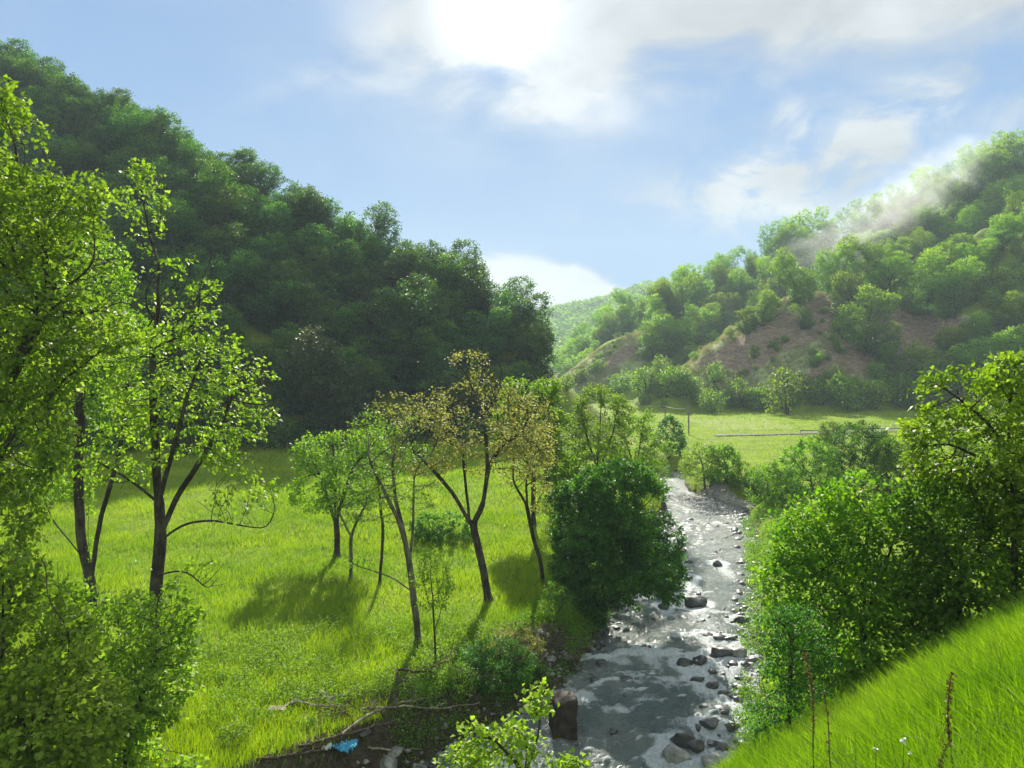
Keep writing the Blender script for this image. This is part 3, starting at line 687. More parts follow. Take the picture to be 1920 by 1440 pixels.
# bushes along the foot of the right hill and scrub over its slope
def proto_bush(seed, n=520, mat='leaf_wood_right', leaf=.22, per=9):
    rng = np.random.default_rng(seed); att = np.concatenate([ell_points(rng, n // 5, (rng.uniform(-.8, .8), rng.uniform(-.8, .8), rng.uniform(.7, 2.0)), (1.1, 1.1, .9), .6) for _ in range(5)])
    att = att[att[:, 2] > .1]
    N, par = colonize(rng, [np.array([[0, 0, -.3], [0, 0, .3]]), np.array([[0, 0, 0], [.5, .2, .8]]), np.array([[0, 0, 0], [-.5, .1, .8]])], att, .26, .4, 1600)
    Nn, r, tb = tubes_from(N, par, .012, 2.3, .09, .015)
    an = Nn[r < .03]; pos = np.repeat(an, per, 0) + rng.normal(0, .17, (len(an) * per, 3)); pos[:, 2] = np.maximum(pos[:, 2], .02)
    v, f = leaf_quads(rng, pos, leaf, .6, .68, out=unit(pos - an.mean(0)))
    return tb.mesh('stems', M['bark']), mesh_np('foliage', v, f, M[mat], rnd=np.clip(.4 * np.repeat(rng.uniform(0, 1, len(an)), per) + .6 * rng.uniform(0, 1, len(pos)), 0, 1))
BU = [proto_bush(300 + i) for i in range(4)]
def bush(protos, i, loc, sc, rot, label, group=None, name='shrub'):
    rt = obj(name, None, loc=loc, label=label, category='shrub', group=group); rt.rotation_euler = (0, 0, rot); rt.scale = sc
    a_, b_ = protos[i % len(protos)]; obj('stems', a_, rt); obj('foliage', b_, rt); return rt
FT = [(1085, 722, 40, 34, 'hazy bush at the left end of the far pale toe'), (1062, 730, 36, 36, 'hazy bush hugging the right end of the dark wood'), (1230, 728, 40, 36, 'bush on the low end of the bare crest'), (1475, 778, 92, 92, 'largest dark bush standing on the far field edge'), (1380, 765, 62, 60, 'round bush left of the largest field edge bush'), (1420, 768, 60, 48, 'low bush touching the largest field edge bush'),
      (1335, 775, 56, 50, 'bush at the left end of the field edge row'), (1540, 762, 66, 50, 'low bush right of the largest field edge bush'), (1588, 770, 78, 76, 'tall bush in the middle of the field edge row'),
      (1640, 768, 72, 66, 'bush in front of the shrubby foot slope'), (1690, 765, 72, 62, 'bush near the right end of the field edge row'), (1250, 745, 60, 60, 'pale bush beside the valley mouth'),
      (1290, 742, 66, 56, 'bush at the toe of the bare crest'), (1210, 740, 70, 60, 'bush at the valley mouth left of the bare crest'), (1165, 738, 50, 44, 'small hazy bush in the valley mouth'),
      (1340, 720, 44, 40, 'small bush on the lower bare slope'), (1415, 672, 26, 30, 'tiny pointed bush on the pale slope'), (1510, 740, 60, 44, 'bush below the pale spur'), (1560, 735, 54, 50, 'bush under the second soil scar'),
      (1750, 768, 80, 60, 'bush at the foot of the slope right of the field'), (1120, 700, 40, 32, 'bush on the far pale toe'), (1090, 715, 34, 26, 'smaller bush on the far pale toe'), (1240, 705, 44, 40, 'hazy bush behind the bare crest end')]
for q, (px_, py_, wpx, hpx, lab) in enumerate(FT):
    b = hit(px_, py_, 60); sx = wpx / F * b[1] / 3.4; sz = hpx / F * b[1] / 2.9; bush(BU, q, b - [0, 0, .15], (sx, sx, sz), q * 1.3, lab)
k = 0; SCR = []; SCN = {}
for tries in range(900):
    px_, py_ = rng.uniform(1200, 1990), rng.uniform(400, 780)
    soil_ = any(inpoly(np.array([px_]), np.array([py_]), p_)[0] for p_ in SOIL); bare_ = any(inpoly(np.array([px_]), np.array([py_]), p_)[0] for p_ in BARE)
    if soil_ or (bare_ and rng.uniform() > .35): continue
    b = hit(px_, py_, 90, 260)
    c1 = comps(b[:1], b[1:2]);
    if b[1] > 245 or c1[2][0] < c1[0][0] + .5 or c1[2][0] < c1[3][0]: continue
    s_ = rng.uniform(.6, 1.9) * (1.0 if not bare_ else .5); k += 1
    wh = (('above' if py_ < 600 else 'right of') + ' the soil scars' if px_ > 1560 else 'left of the soil scars') + (' near right edge' if px_ > 1800 else '')
    sz_ = 'large' if s_ > 1.4 else ('middling' if s_ > .95 else 'small')
    SCR.append((px_, k, b - [0, 0, .2], s_, sz_, wh))
    if k >= 260: break
for px_, kk, b, s_, sz_, wh in sorted(SCR, key=lambda r: r[0]):
    key = sz_ + wh; SCN[key] = SCN.get(key, 0) + 1
    bush(BU, kk, b, (s_, s_, s_ * rng.uniform(.7, 1.2)), rng.uniform(0, 6.28), nth(SCN[key]) + ' ' + sz_ + ' shrub from the left ' + wh.replace('steep slope', 'slope'), sz_ + ' scrub ' + wh)
BW = []
for a_, b_ in BU:
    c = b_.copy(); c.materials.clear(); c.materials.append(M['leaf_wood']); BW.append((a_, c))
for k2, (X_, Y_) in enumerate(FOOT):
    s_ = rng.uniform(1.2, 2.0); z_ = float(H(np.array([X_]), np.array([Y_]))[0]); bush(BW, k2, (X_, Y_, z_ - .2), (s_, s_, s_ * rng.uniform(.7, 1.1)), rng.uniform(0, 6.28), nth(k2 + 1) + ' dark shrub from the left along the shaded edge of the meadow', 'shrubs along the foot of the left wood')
q_ = 0
for line, lo, hi, nm in ((SPUR, 1200, 1520, 'upper bare crest'), (SPUR2, 1400, 1600, 'second bare spur'), (SPUR3, 1520, 1700, 'right bare spur'), (TOE, 1070, 1260, 'far pale toe crest')):
    cn = 0
    for (x0, y0, z0), (x1, y1, z1) in reversed(list(zip(line[:-1], line[1:]))):
        for t_ in np.arange(.05, 1, .11):
            x, y = x1 + (x0 - x1) * t_ + rng.normal(0, 1.6), y1 + (y0 - y1) * t_ + rng.normal(0, 1.8); z_ = float(H(np.array([x]), np.array([y]))[0]); pq = proj(x, y, z_)
            if not lo < pq[0] < hi or rng.uniform() < .25: continue
            cn += 1; q_ += 1; s_ = rng.uniform(.35, .95); bush(BU, q_, (x, y, z_ - .1), (s_, s_, s_ * rng.uniform(.6, 1)), rng.uniform(0, 6.28), nth(cn) + ' little shrub from the left along the ' + nm, 'little shrubs on the bare crests')
print('woods', nleft, nfar, k, time.time() - T0)
# distant wood beyond the valley: one mass of small crowns
def distant():
    rng = np.random.default_rng(9); xs_ = rng.uniform(-150, 420, 9000); ys_ = rng.uniform(360, 960, 9000); c = comps(xs_, ys_)
    z = H(xs_, ys_); px, py = proj(xs_, ys_, z); m = (px > 960) & (px < 1330) & (c[5] > c[0] + 1) & (py < 740)
    X, Y, Z = xs_[m], ys_[m], z[m]; per = 70; n = len(X); pos = np.repeat(np.stack([X, Y, Z + 4.5], -1), per, 0)
    u = unit(rng.normal(0, 1, (n * per, 3))); pos = pos + u * np.array([5.2, 5.2, 5.0]) * rng.uniform(.7, 1.1, (n * per, 1)) * np.repeat(rng.uniform(.6, 1.3, n), per)[:, None]
    v, f = leaf_quads(rng, pos, 2.3, .5, .8, out=u); obj('distant_wood', mesh_np('distant_wood', v, f, M['leaf_wood_right'], rnd=rng.uniform(0, 1, n * per) * .6 + np.repeat(rng.uniform(0, .4, n), per)), kind='stuff', label='hazy wood covering the far hills'); return n
print('distant', distant(), time.time() - T0)

# ------------------------------------------------------------------ trees and shrubs of the valley floor
def E(px, py, rx, ry, Y, n, dep=None):
    c = P(px, py, Y); return (c, (rx / F * Y, (dep if dep else .9 * rx / F * Y), ry / F * Y), n)
def LBS(Y, *pls):
    return [[P(a, b, Y + (c[0] if c else 0)) for a, b, *c in pl] for pl in pls]
def tree_at(name, seed, bx, by, limbs, ells, mat, label, Y=None, bark='bark', dY=0, **kw):
    b = hit(bx, by) if Y is None else ground(bx, Y); Yb = b[1]; kw['r_base'] = kw.get('r_base', .2) * .8
    ll = LBS(Yb, *limbs)
    ll = [[np.asarray(q) for q in l] for l in ll]; ll[0] = [b - [0, 0, .15]] + ll[0]
    ee = [E(px, py, rx, ry, Yb + (d[0] if d else 0), n, d[1] if len(d) > 1 else None) for px, py, rx, ry, n, *d in ells]
    if kw.get('category') in ('bush', 'shrub'):      # foliage down to the ground
        c0, r0, n0 = ee[0]; cz_ = min(c[2] - r[2] * .5 for c, r, n in ee); h_ = max(.35, (cz_ - b[2])) 
        mx_ = np.mean([c[:2] for c, r, n in ee], 0); sp_ = max(max(abs(c[0] - mx_[0]) + r[0] for c, r, n in ee) * .85, .3)
        ee.append((np.array([mx_[0], mx_[1], b[2] + h_ * .55]), (sp_, sp_ * .8, h_ * .62), int(n0 * .9 + 60)))
    return make_tree(name, seed, b, ll, ee, M[mat], M[bark], label, **kw)
# the yellow brown maple in the middle of the meadow
tree_at('maple_tree', 1, 917, 1128, [[(905, 1060), (893, 1010), (885, 985)], [(885, 985), (850, 925), (800, 868, -.5), (770, 845, -.8)], [(885, 985), (905, 950), (915, 880, .5), (930, 850, .6), (985, 800, .8)],
        [(905, 955), (915, 870, -.7), (910, 800, -1)], [(880, 970), (872, 900, .8), (866, 830, 1.2)]],
        [(890, 790, 110, 100, 520), (985, 800, 60, 70, 260, .5), (800, 830, 70, 70, 220, -.3), (890, 700, 70, 42, 150), (770, 760, 80, 30, 70, -.6), (1000, 860, 40, 40, 60)],
        'leaf_brown', 'yellow brown leafed maple with forked dark trunk in the middle of the meadow', D=.27, dk=.36, r_base=.22, r_tip=.009, leaf=.125, per=9, spread=.24, maxn=5200, keep=.8, dper=1.25, gap=.3)
tree_at('maple_tree', 2, 1020, 1097, [[(1013, 1050), (1000, 1010), (990, 960), (985, 900, .2)], [(998, 990), (1010, 930, .5)], [(990, 950), (960, 900, -.4)]],
        [(990, 850, 55, 60, 200), (1015, 920, 35, 40, 80), (965, 900, 30, 40, 60)], 'leaf_brown', 'thin leaning tree with pale brownish leaves between the forked maple and the dark willow', D=.25, dk=.36, r_base=.13, r_tip=.008, leaf=.12, per=7, spread=.24)
tree_at('field_tree', 3, 785, 1212, [[(780, 1150), (772, 1090), (765, 1040)], [(765, 1040), (745, 970, -.3), (705, 890, -.6), (690, 860, -.8)], [(768, 1060), (775, 980, .4), (776, 900, .6)], [(765, 1030), (740, 930, .5), (735, 860, .7)],
        [(772, 1110), (740, 1085, -.3), (700, 1070, -.5), (670, 1062, -.6)]],
        [(730, 870, 75, 70, 240), (770, 900, 60, 80, 150, .5), (690, 930, 50, 60, 90), (720, 800, 70, 40, 120), (672, 1055, 34, 20, 40, -.6)], 'leaf_spring',
        'sparse grey green tree with many bare twigs left of the forked maple', bark='bark_pale', D=.22, dk=.30, r_base=.16, r_tip=.007, leaf=.085, per=5, spread=.2, maxn=4200, hue=(0, .7), keep=.8)
tree_at('sapling', 4, 817, 1246, [[(815, 1190), (812, 1140)], [(816, 1180), (826, 1150, .2)]], [(812, 1090, 42, 55, 190), (800, 1050, 28, 30, 60)], 'leaf_fresh',
        'slim young tree with bright green crown in front of the meadow trees', D=.16, dk=.24, r_base=.05, r_tip=.005, leaf=.085, per=8, spread=.16)
tree_at('field_tree', 5, 632, 1045, [[(632, 1000), (628, 960)], [(628, 980), (610, 920, -.5), (595, 880)], [(630, 975), (650, 910, .4), (665, 870)], [(628, 970), (630, 880)]],
        [(625, 860, 78, 50, 330), (590, 920, 55, 40, 160), (670, 900, 60, 55, 200), (600, 835, 45, 28, 90), (690, 830, 45, 30, 110)], 'leaf_fresh',
        'bright green multi stemmed tree standing farthest left of the meadow group', D=.27, dk=.38, r_base=.2, r_tip=.009, leaf=.15, per=12, spread=.27, maxn=3500)
tree_at('field_tree', 6, 658, 1086, [[(658, 1040), (657, 1005)], [(657, 1005), (640, 970), (630, 950)], [(657, 1005), (675, 965), (690, 940)]], [(660, 950, 45, 45, 170), (690, 920, 30, 30, 60)], 'leaf_spring',
        'small forked grey green tree in front of the bright multi stemmed tree', bark='bark_pale', D=.24, dk=.34, r_base=.11, r_tip=.008, leaf=.1, per=7, spread=.22, hue=(0, .6))
tree_at('field_tree', 7, 712, 1098, [[(716, 1040), (718, 990), (712, 940)]], [(712, 900, 38, 55, 150)], 'leaf_spring', 'slender straight tree between the small forked tree and the sparse twiggy tree', D=.24, dk=.34, r_base=.09, r_tip=.008, leaf=.1, per=7, spread=.22, hue=(0, .6))
tree_at('field_tree', 8, 1000, 985, [[(1000, 930), (1000, 860)], [(1000, 900), (975, 820), (960, 760)], [(1000, 880), (1025, 800), (1030, 750)]],
        [(995, 735, 58, 42, 260), (1020, 800, 58, 55, 260), (965, 800, 45, 50, 150), (1050, 850, 40, 60, 120)], 'leaf_fresh', 'bright green tree rising behind the brown maple against the dark wood', D=.34, dk=.46, r_base=.2, r_tip=.012, leaf=.19, per=11, dper=3.2, dens=2.4, leaf_r=.045, spread=.33)
tree_at('riverside_tree', 9, 1125, 960, [[(1122, 900), (1118, 850)], [(1120, 880), (1095, 800), (1085, 750)], [(1120, 870), (1125, 790), (1128, 745)], [(1122, 890), (1150, 810), (1160, 750)]],
        [(1120, 770, 48, 50, 230), (1090, 820, 40, 50, 140), (1155, 790, 38, 50, 150), (1125, 860, 60, 50, 160)], 'leaf_spring', 'tall airy yellow green tree with many upright stems behind the dark willow', D=.34, dk=.46, r_base=.15, r_tip=.011, leaf=.16, per=7, dper=3.2, dens=2.4, leaf_r=.045, spread=.3)
tree_at('riverside_tree', 10, 1190, 945, [[(1192, 900), (1190, 850)], [(1190, 880), (1165, 800)], [(1192, 890), (1225, 830)], [(1192, 890), (1205, 800), (1211, 768)]],
        [(1180, 830, 48, 55, 230), (1225, 850, 34, 50, 130), (1200, 900, 52, 40, 150), (1212, 785, 16, 22, 30)], 'leaf_spring', 'airy yellow green tree with one thin stem poking above it beside the river bend', D=.32, dk=.44, r_base=.14, r_tip=.011, leaf=.15, per=7, dper=3.2, dens=2.4, leaf_r=.045, spread=.3)
tree_at('riverside_shrub', 11, 1060, 985, [[(1060, 960)]], [(1060, 925, 50, 45, 200), (1090, 900, 40, 50, 140)], 'leaf_spring', 'yellow green shrub filling the gap left of the dark willow', category='shrub', D=.3, dk=.42, r_base=.1, r_tip=.011, leaf=.15, per=9, dper=3.2, dens=2.4, leaf_r=.045, spread=.28)
# dark willow-like bush over the water
tree_at('dark_tree', 12, 1125, 1172, [[(1125, 1120), (1120, 1060)], [(1123, 1130), (1090, 1050, -.5), (1080, 980)], [(1124, 1130), (1170, 1060, .3), (1190, 980)], [(1124, 1120), (1150, 1020, -.8)], [(1124, 1140), (1200, 1100), (1245, 1085)]],
        [(1100, 960, 58, 74, 380), (1196, 955, 66, 74, 400, .3), (1150, 930, 80, 58, 420, -.4), (1160, 985, 70, 50, 360, -1.2), (1060, 1000, 30, 40, 80), (1262, 1010, 24, 40, 60), (1150, 1050, 100, 80, 620, -.4), (1228, 1065, 58, 60, 220), (1070, 1060, 40, 60, 140), (1262, 1110, 26, 30, 50), (1050, 930, 24, 30, 40), (1150, 880, 30, 24, 50), (1120, 1120, 70, 50, 300, -.5), (1195, 1110, 40, 40, 120), (1110, 905, 34, 30, 70), (1195, 895, 34, 34, 70), (1120, 1010, 62, 40, 160, -1.6)],
        'leaf_dark', 'dense dark green rounded tree overhanging the left edge of the river', gap=.2, D=.2, dk=.27, r_base=.22, r_tip=.007, leaf=.135, per=14, spread=.22, maxn=9000, grav=.05)
# right of the river, far
tree_at('riverside_tree', 13, 1322, 918, [[(1320, 890), (1316, 865)]], [(1316, 862, 38, 38, 230), (1300, 880, 28, 26, 80)], 'leaf_spring', 'pale silvery green small tree at the far river bend', bark='bark_pale', D=.3, dk=.4, r_base=.12, r_tip=.01, leaf=.16, per=9, spread=.28, hue=(.4, 1))
tree_at('dark_tree', 14, 1254, 862, [[(1254, 845)]], [(1256, 818, 28, 38, 240), (1270, 832, 18, 25, 60)], 'leaf_dark', 'dark blue green round tree standing alone behind the airy riverside tree', D=.42, dk=.55, r_base=.2, r_tip=.014, leaf=.25, per=13, spread=.36)
tree_at('dark_tree', 15, 1362, 905, [[(1362, 880)]], [(1364, 862, 28, 32, 200), (1340, 845, 22, 18, 60)], 'leaf_bush', 'dark green bush directly right of the pale riverbend tree', category='shrub', D=.32, dk=.42, r_base=.14, r_tip=.012, leaf=.19, per=13, spread=.3)
tree_at('riverside_shrub', 16, 1392, 915, [[(1392, 905)]], [(1392, 888, 26, 22, 110)], 'leaf_spring', 'small light green shrub right of the dark riverbend bush', category='shrub', D=.26, dk=.36, r_base=.08, r_tip=.01, leaf=.15, per=10, spread=.24)
RBK = [(1450, 948, 1450, 905, 52, 42, 'leaf_bush', 'rounded dark shrub at the top of the grassy right bank'), (1425, 925, 1420, 900, 28, 26, 'leaf_spring', 'yellowish shrub at the left tip of the bank thicket'),
       (1530, 935, 1520, 870, 55, 55, 'leaf_bush', 'tall shrub behind the rounded dark bank shrub'), (1600, 930, 1610, 850, 66, 62, 'leaf_dark', 'large grey green tree in the middle of the right bank thicket'),
       (1680, 940, 1690, 875, 60, 60, 'leaf_bush', 'broad shrub at the right of the bank thicket'), (1235, 905, 1238, 888, 24, 22, 'leaf_fresh', 'low bright shrub on the left bank at the river bend'),
       (1560, 830, 1560, 808, 26, 20, 'leaf_spring', 'small shrub on the far field edge'), (1760, 930, 1790, 870, 70, 60, 'leaf_bush', 'bushy tree behind the near right maple')]
for q, (bx, by, cx, cy, rx, ry, mt, lab) in enumerate(RBK):
    tree_at('bank_shrub', 20 + q, bx, by, [[(cx, (by + cy) / 2)]], [(cx, cy, rx, ry, 300), (cx - rx * .5, cy + ry * .4, rx * .5, ry * .5, 70), (cx + rx * .45, cy - ry * .2, rx * .5, ry * .6, 80)], mt, lab, category='shrub' if 'shrub' in lab else 'tree', D=.3, dk=.4, r_base=.1, r_tip=.01, leaf=.16, per=13, spread=.28)
print('mid', time.time() - T0)
# near left trees
tree_at('tall_tree', 40, 290, 1300, [[(288, 1200), (292, 1110), (298, 1050), (302, 1000), (297, 930)], [(297, 930), (292, 850), (288, 760), (285, 640, .5)], [(302, 1000), (335, 925, .6), (375, 865, 1), (420, 790, 1.3), (440, 720, 1.5)],
        [(302, 1010), (350, 980, -.4), (395, 975, -.7), (450, 985, -.9), (502, 992, -1), (520, 950, -1)], [(297, 940), (230, 890, -.5), (175, 862, -.8)], [(298, 940), (320, 860, -.6), (352, 740, -.9)],
        [(297, 1078), (340, 1068, -.5), (362, 1078, -.7), (390, 1108, -.9)]],
        [(268, 400, 42, 110, 260, .6), (330, 560, 75, 110, 420), (385, 500, 40, 40, 110), (440, 800, 85, 90, 520, .7), (300, 720, 110, 100, 480), (380, 680, 80, 80, 260, -.4), (480, 720, 40, 50, 100), (450, 930, 75, 45, 70, -.9), (390, 1070, 50, 34, 34, -.8), (230, 850, 90, 70, 160)],
        'leaf_maple', 'tall airy tree with black trunk and long low bare branch at the left meadow edge', D=.26, dk=.34, r_base=.25, r_tip=.0075, leaf=.15, per=8, spread=.22, maxn=9000, keep=.72, hue=(.25, 1), dper=1.2, gap=.3)
tree_at('tall_tree', 41, 172, 1180, [[(170, 1090), (152, 1010), (146, 900), (150, 780), (152, 640, .3)], [(170, 1090), (188, 970, -.3), (215, 885, -.5), (232, 800, -.8), (240, 700, -1)], [(165, 1060), (166, 960, .5), (172, 860, .9)], [(160, 1050), (100, 980), (80, 930)]],
        [(140, 650, 110, 110, 520), (200, 760, 90, 80, 330), (160, 520, 90, 90, 300), (90, 760, 70, 80, 200), (240, 640, 60, 60, 160), (90, 900, 50, 60, 50)],
        'leaf_maple', 'tall tree with two black stems left of the tree with the long bare branch', D=.28, dk=.36, r_base=.27, r_tip=.008, leaf=.15, per=9, spread=.27, maxn=7000, hue=(.1, .9))
tree_at('tall_tree', 42, -70, 1500, [[(-60, 1200), (-50, 1000), (-40, 800)], [(-50, 900), (20, 700), (90, 560)], [(-45, 850), (-10, 640)], [(-50, 950), (30, 800), (100, 740)]],
        [(40, 420, 110, 120, 700), (130, 500, 90, 110, 560), (60, 650, 120, 110, 620), (10, 215, 42, 60, 70), (60, 270, 40, 36, 60), (160, 370, 50, 42, 90), (50, 820, 80, 110, 420), (10, 960, 70, 90, 260), (-60, 450, 110, 220, 400), (215, 600, 50, 70, 130)],
        'leaf_maple', 'large bright leafy tree cut off by the left edge of the picture', Y=19.5, D=.25, dk=.32, r_base=.3, r_tip=.0075, leaf=.155, per=9, spread=.25, maxn=11000, hue=(.15, 1))
tree_at('leafy_bush', 43, 60, 1560, [[(60, 1400), (60, 1300)], [(60, 1400), (0, 1250)], [(60, 1400), (120, 1280)]],
        [(50, 1220, 120, 110, 620), (20, 1080, 90, 70, 300), (100, 1350, 130, 100, 520), (0, 1380, 90, 120, 300)], 'leaf_maple', 'broad leafy bush filling the lower left corner', category='bush', gap=.12, Y=16.5, D=.24, dk=.3, r_base=.12, r_tip=.007, leaf=.15, per=11, spread=.22, maxn=7000, hue=(.25, 1))
tree_at('leafy_bush', 44, 235, 1480, [[(235, 1380), (235, 1300)], [(235, 1380), (180, 1230)], [(235, 1380), (300, 1220)]],
        [(215, 1200, 110, 90, 460), (310, 1180, 66, 100, 360), (250, 1300, 110, 80, 400), (130, 1130, 60, 50, 120), (300, 1290, 60, 60, 150), (190, 1400, 90, 60, 200)], 'leaf_maple', 'leafy bush wrapping the foot of the tall black trunked trees', category='bush', gap=.12, Y=19.5, D=.25, dk=.32, r_base=.12, r_tip=.008, leaf=.14, per=10, spread=.22, maxn=6500, hue=(.2, 1))
# near right
tree_at('right_bank_bush', 45, 1620, 1215, [[(1620, 1150), (1618, 1080)], [(1620, 1170), (1560, 1080, -.4), (1530, 1030)], [(1620, 1170), (1660, 1060, .4), (1680, 1000)], [(1620, 1130), (1625, 1020), (1630, 960)]],
        [(1620, 960, 90, 75, 480), (1530, 1010, 85, 75, 380), (1590, 1090, 110, 80, 460), (1690, 1040, 70, 90, 360), (1480, 1090, 66, 60, 220), (1560, 1180, 100, 60, 260), (1690, 1150, 80, 60, 200)],
        'leaf_bush', 'big bright green shrub with dark stems on the right river bank', category='bush', gap=.10, Y=16, D=.19, dk=.25, r_base=.09, r_tip=.006, leaf=.105, per=12, spread=.2, maxn=9000, hue=(.1, 1))
tree_at('right_bank_bush', 46, 1480, 1290, [[(1482, 1250), (1486, 1200)]], [(1485, 1190, 62, 60, 300), (1478, 1270, 58, 80, 420), (1530, 1260, 50, 60, 200), (1440, 1330, 34, 50, 100)],
        'leaf_dark', 'dark small leaved thorny bush hanging down to the water edge', category='bush', Y=12.5, D=.13, dk=.17, r_base=.06, r_tip=.005, leaf=.05, per=14, spread=.12, maxn=6500, grav=.1)
tree_at('right_bank_bush', 47, 1800, 1140, [[(1800, 1080), (1800, 1020)], [(1800, 1080), (1740, 990)], [(1800, 1080), (1870, 980)]],
        [(1760, 960, 85, 85, 420), (1860, 940, 85, 100, 460), (1800, 1060, 110, 80, 460), (1900, 1060, 80, 90, 300), (1710, 1090, 60, 60, 160), (1915, 930, 60, 80, 220), (1840, 1140, 110, 60, 260)],
        'leaf_bush', 'deep green shrub between the near grass crest and the right edge', category='bush', gap=.06, Y=15, D=.19, dk=.25, r_base=.09, r_tip=.006, leaf=.105, per=12, spread=.2, maxn=8000, hue=(0, .8))
tree_at('near_maple', 48, 1905, 1030, [[(1902, 960), (1898, 880), (1890, 830)], [(1895, 850), (1850, 790), (1790, 740)], [(1892, 840), (1890, 770), (1900, 720)], [(1898, 900), (1840, 860), (1780, 830)]],
        [(1790, 730, 75, 42, 300), (1870, 760, 75, 60, 380), (1750, 800, 62, 34, 160), (1910, 700, 60, 40, 180), (1850, 860, 90, 60, 360), (1930, 820, 60, 90, 260), (1900, 930, 70, 80, 300), (1760, 870, 60, 40, 160)],
        'leaf_maple', 'small maple with dark trunk and spreading bright leaves at the right edge', Y=14.5, D=.18, dk=.24, r_base=.075, r_tip=.006, leaf=.11, per=10, spread=.19, maxn=7000, hue=(.1, 1))
tree_at('young_maple', 49, 985, 1700, [[(985, 1500), (985, 1440), (990, 1380)], [(985, 1450), (940, 1400, -.2), (900, 1360, -.3)], [(985, 1450), (1010, 1380), (1015, 1310)], [(985, 1480), (1050, 1440), (1080, 1420)]],
        [(915, 1385, 68, 44, 190), (880, 1430, 50, 30, 70), (1008, 1320, 26, 40, 80), (975, 1400, 40, 34, 70), (1050, 1430, 50, 18, 40)],
        'leaf_maple', 'young bright green tree poking up at the bottom centre of the picture', Y=9, D=.09, dk=.13, r_base=.04, r_tip=.004, leaf=.075, per=6, spread=.11, maxn=3500, hue=(.3, 1))
# shrubs on the eroded left bank
for q, (bx, by, cx, cy, rx, ry, n, mt, lf, lab) in enumerate([
    (935, 1290, 930, 1245, 80, 48, 420, 'leaf_dark', .07, 'dark leafy shrub on the eroded left bank above the block'), (965, 1240, 965, 1205, 52, 26, 200, 'leaf_brown', .06, 'yellowish brown low shrub at the top of the left bank'),
    (860, 1300, 860, 1275, 36, 32, 160, 'leaf_bush', .06, 'small blue green shrub beside the dead branches'), (1040, 1165, 1045, 1130, 34, 40, 160, 'leaf_bush', .08, 'low shrub at the foot of the dark overhanging tree'),
    (1010, 1290, 1012, 1270, 30, 34, 120, 'leaf_dark', .06, 'little dark shrub beside the river block'), (838, 1012, 830, 985, 66, 26, 180, 'leaf_bush', .12, 'low dark green shrub in the meadow behind the forked maple'),
    (450, 1400, 440, 1375, 40, 20, 120, 'leaf_fresh', .06, 'weedy low shrub near the bottom left bushes'), (1395, 1345, 1395, 1325, 38, 30, 160, 'leaf_bush', .05, 'small grassy shrub on the right water edge')]):
    tree_at('bank_shrub', 60 + q, bx, by, [[(cx, (by + cy) / 2)]], [(cx, cy, rx, ry, n)], mt, lab, category='shrub', D=.16, dk=.22, r_base=.04, r_tip=.005, leaf=lf, per=13, spread=.14, maxn=3000)
print('trees', time.time() - T0)

# ------------------------------------------------------------------ grass
def blades(rng, X, Y, h, wd, bend=.35, segs=2, lean=None):
    n = len(X); Z = H(X, Y) - .02; a = rng.uniform(0, 2 * np.pi, n); d = np.stack([np.cos(a), np.sin(a), 0 * a], -1)
    if lean is not None: d = unit(d + lean)
    s = np.stack([-d[:, 1], d[:, 0], 0 * a], -1); p = np.stack([X, Y, Z], -1); h = h * rng.uniform(.5, 1.3, n); wd = wd * rng.uniform(.6, 1.3, n)
    th = rng.uniform(0, 6.28, n); s = np.stack([np.cos(th), np.sin(th), 0 * th], -1)
    bd = bend * rng.uniform(.1, 1.6, n)
    if segs == 1:
        v = np.empty((n, 3, 3)); tip = p + d * (h * bd)[:, None] + np.array([0, 0, 1.]) * h[:, None]
        v[:, 0] = p - s * wd[:, None]; v[:, 1] = p + s * wd[:, None]; v[:, 2] = tip
        return v.reshape(-1, 3), np.arange(n * 3).reshape(n, 3)
    v = np.empty((n, 6, 3))
    for k, (t, ww) in enumerate([(0, 1), (.55, .8), (1, .08)]):
        c = p + d * (h * bd * t * t)[:, None] + np.array([0, 0, 1.]) * (h * (t - .25 * bd * t * t))[:, None]
        v[:, 2 * k] = c - s * (wd * ww)[:, None]; v[:, 2 * k + 1] = c + s * (wd * ww)[:, None]
    b = np.arange(n)[:, None] * 6
    f = np.concatenate([b + np.array([[0, 1, 3, 2]]), b + np.array([[2, 3, 5, 4]])], 1).reshape(-1, 4)
    return v.reshape(-1, 3), f
def area(n, x0, x1, y0, y1, rng, pw=1.0):
    u = rng.uniform(0, 1, n); Y = 1 / (1 / y0 + (1 / y1 - 1 / y0) * u) if pw == 2 else y0 * (y1 / y0) ** u
    lo, hi = np.maximum(x0, -.74 * Y - 2), np.minimum(x1, .74 * Y + 2); X = lo + (hi - lo) * rng.uniform(0, 1, n); return X, Y
def tuft_noise(X, Y): return sst(fbm(X * .55, Y * .55, 201, 3) * 2.4 + .55)
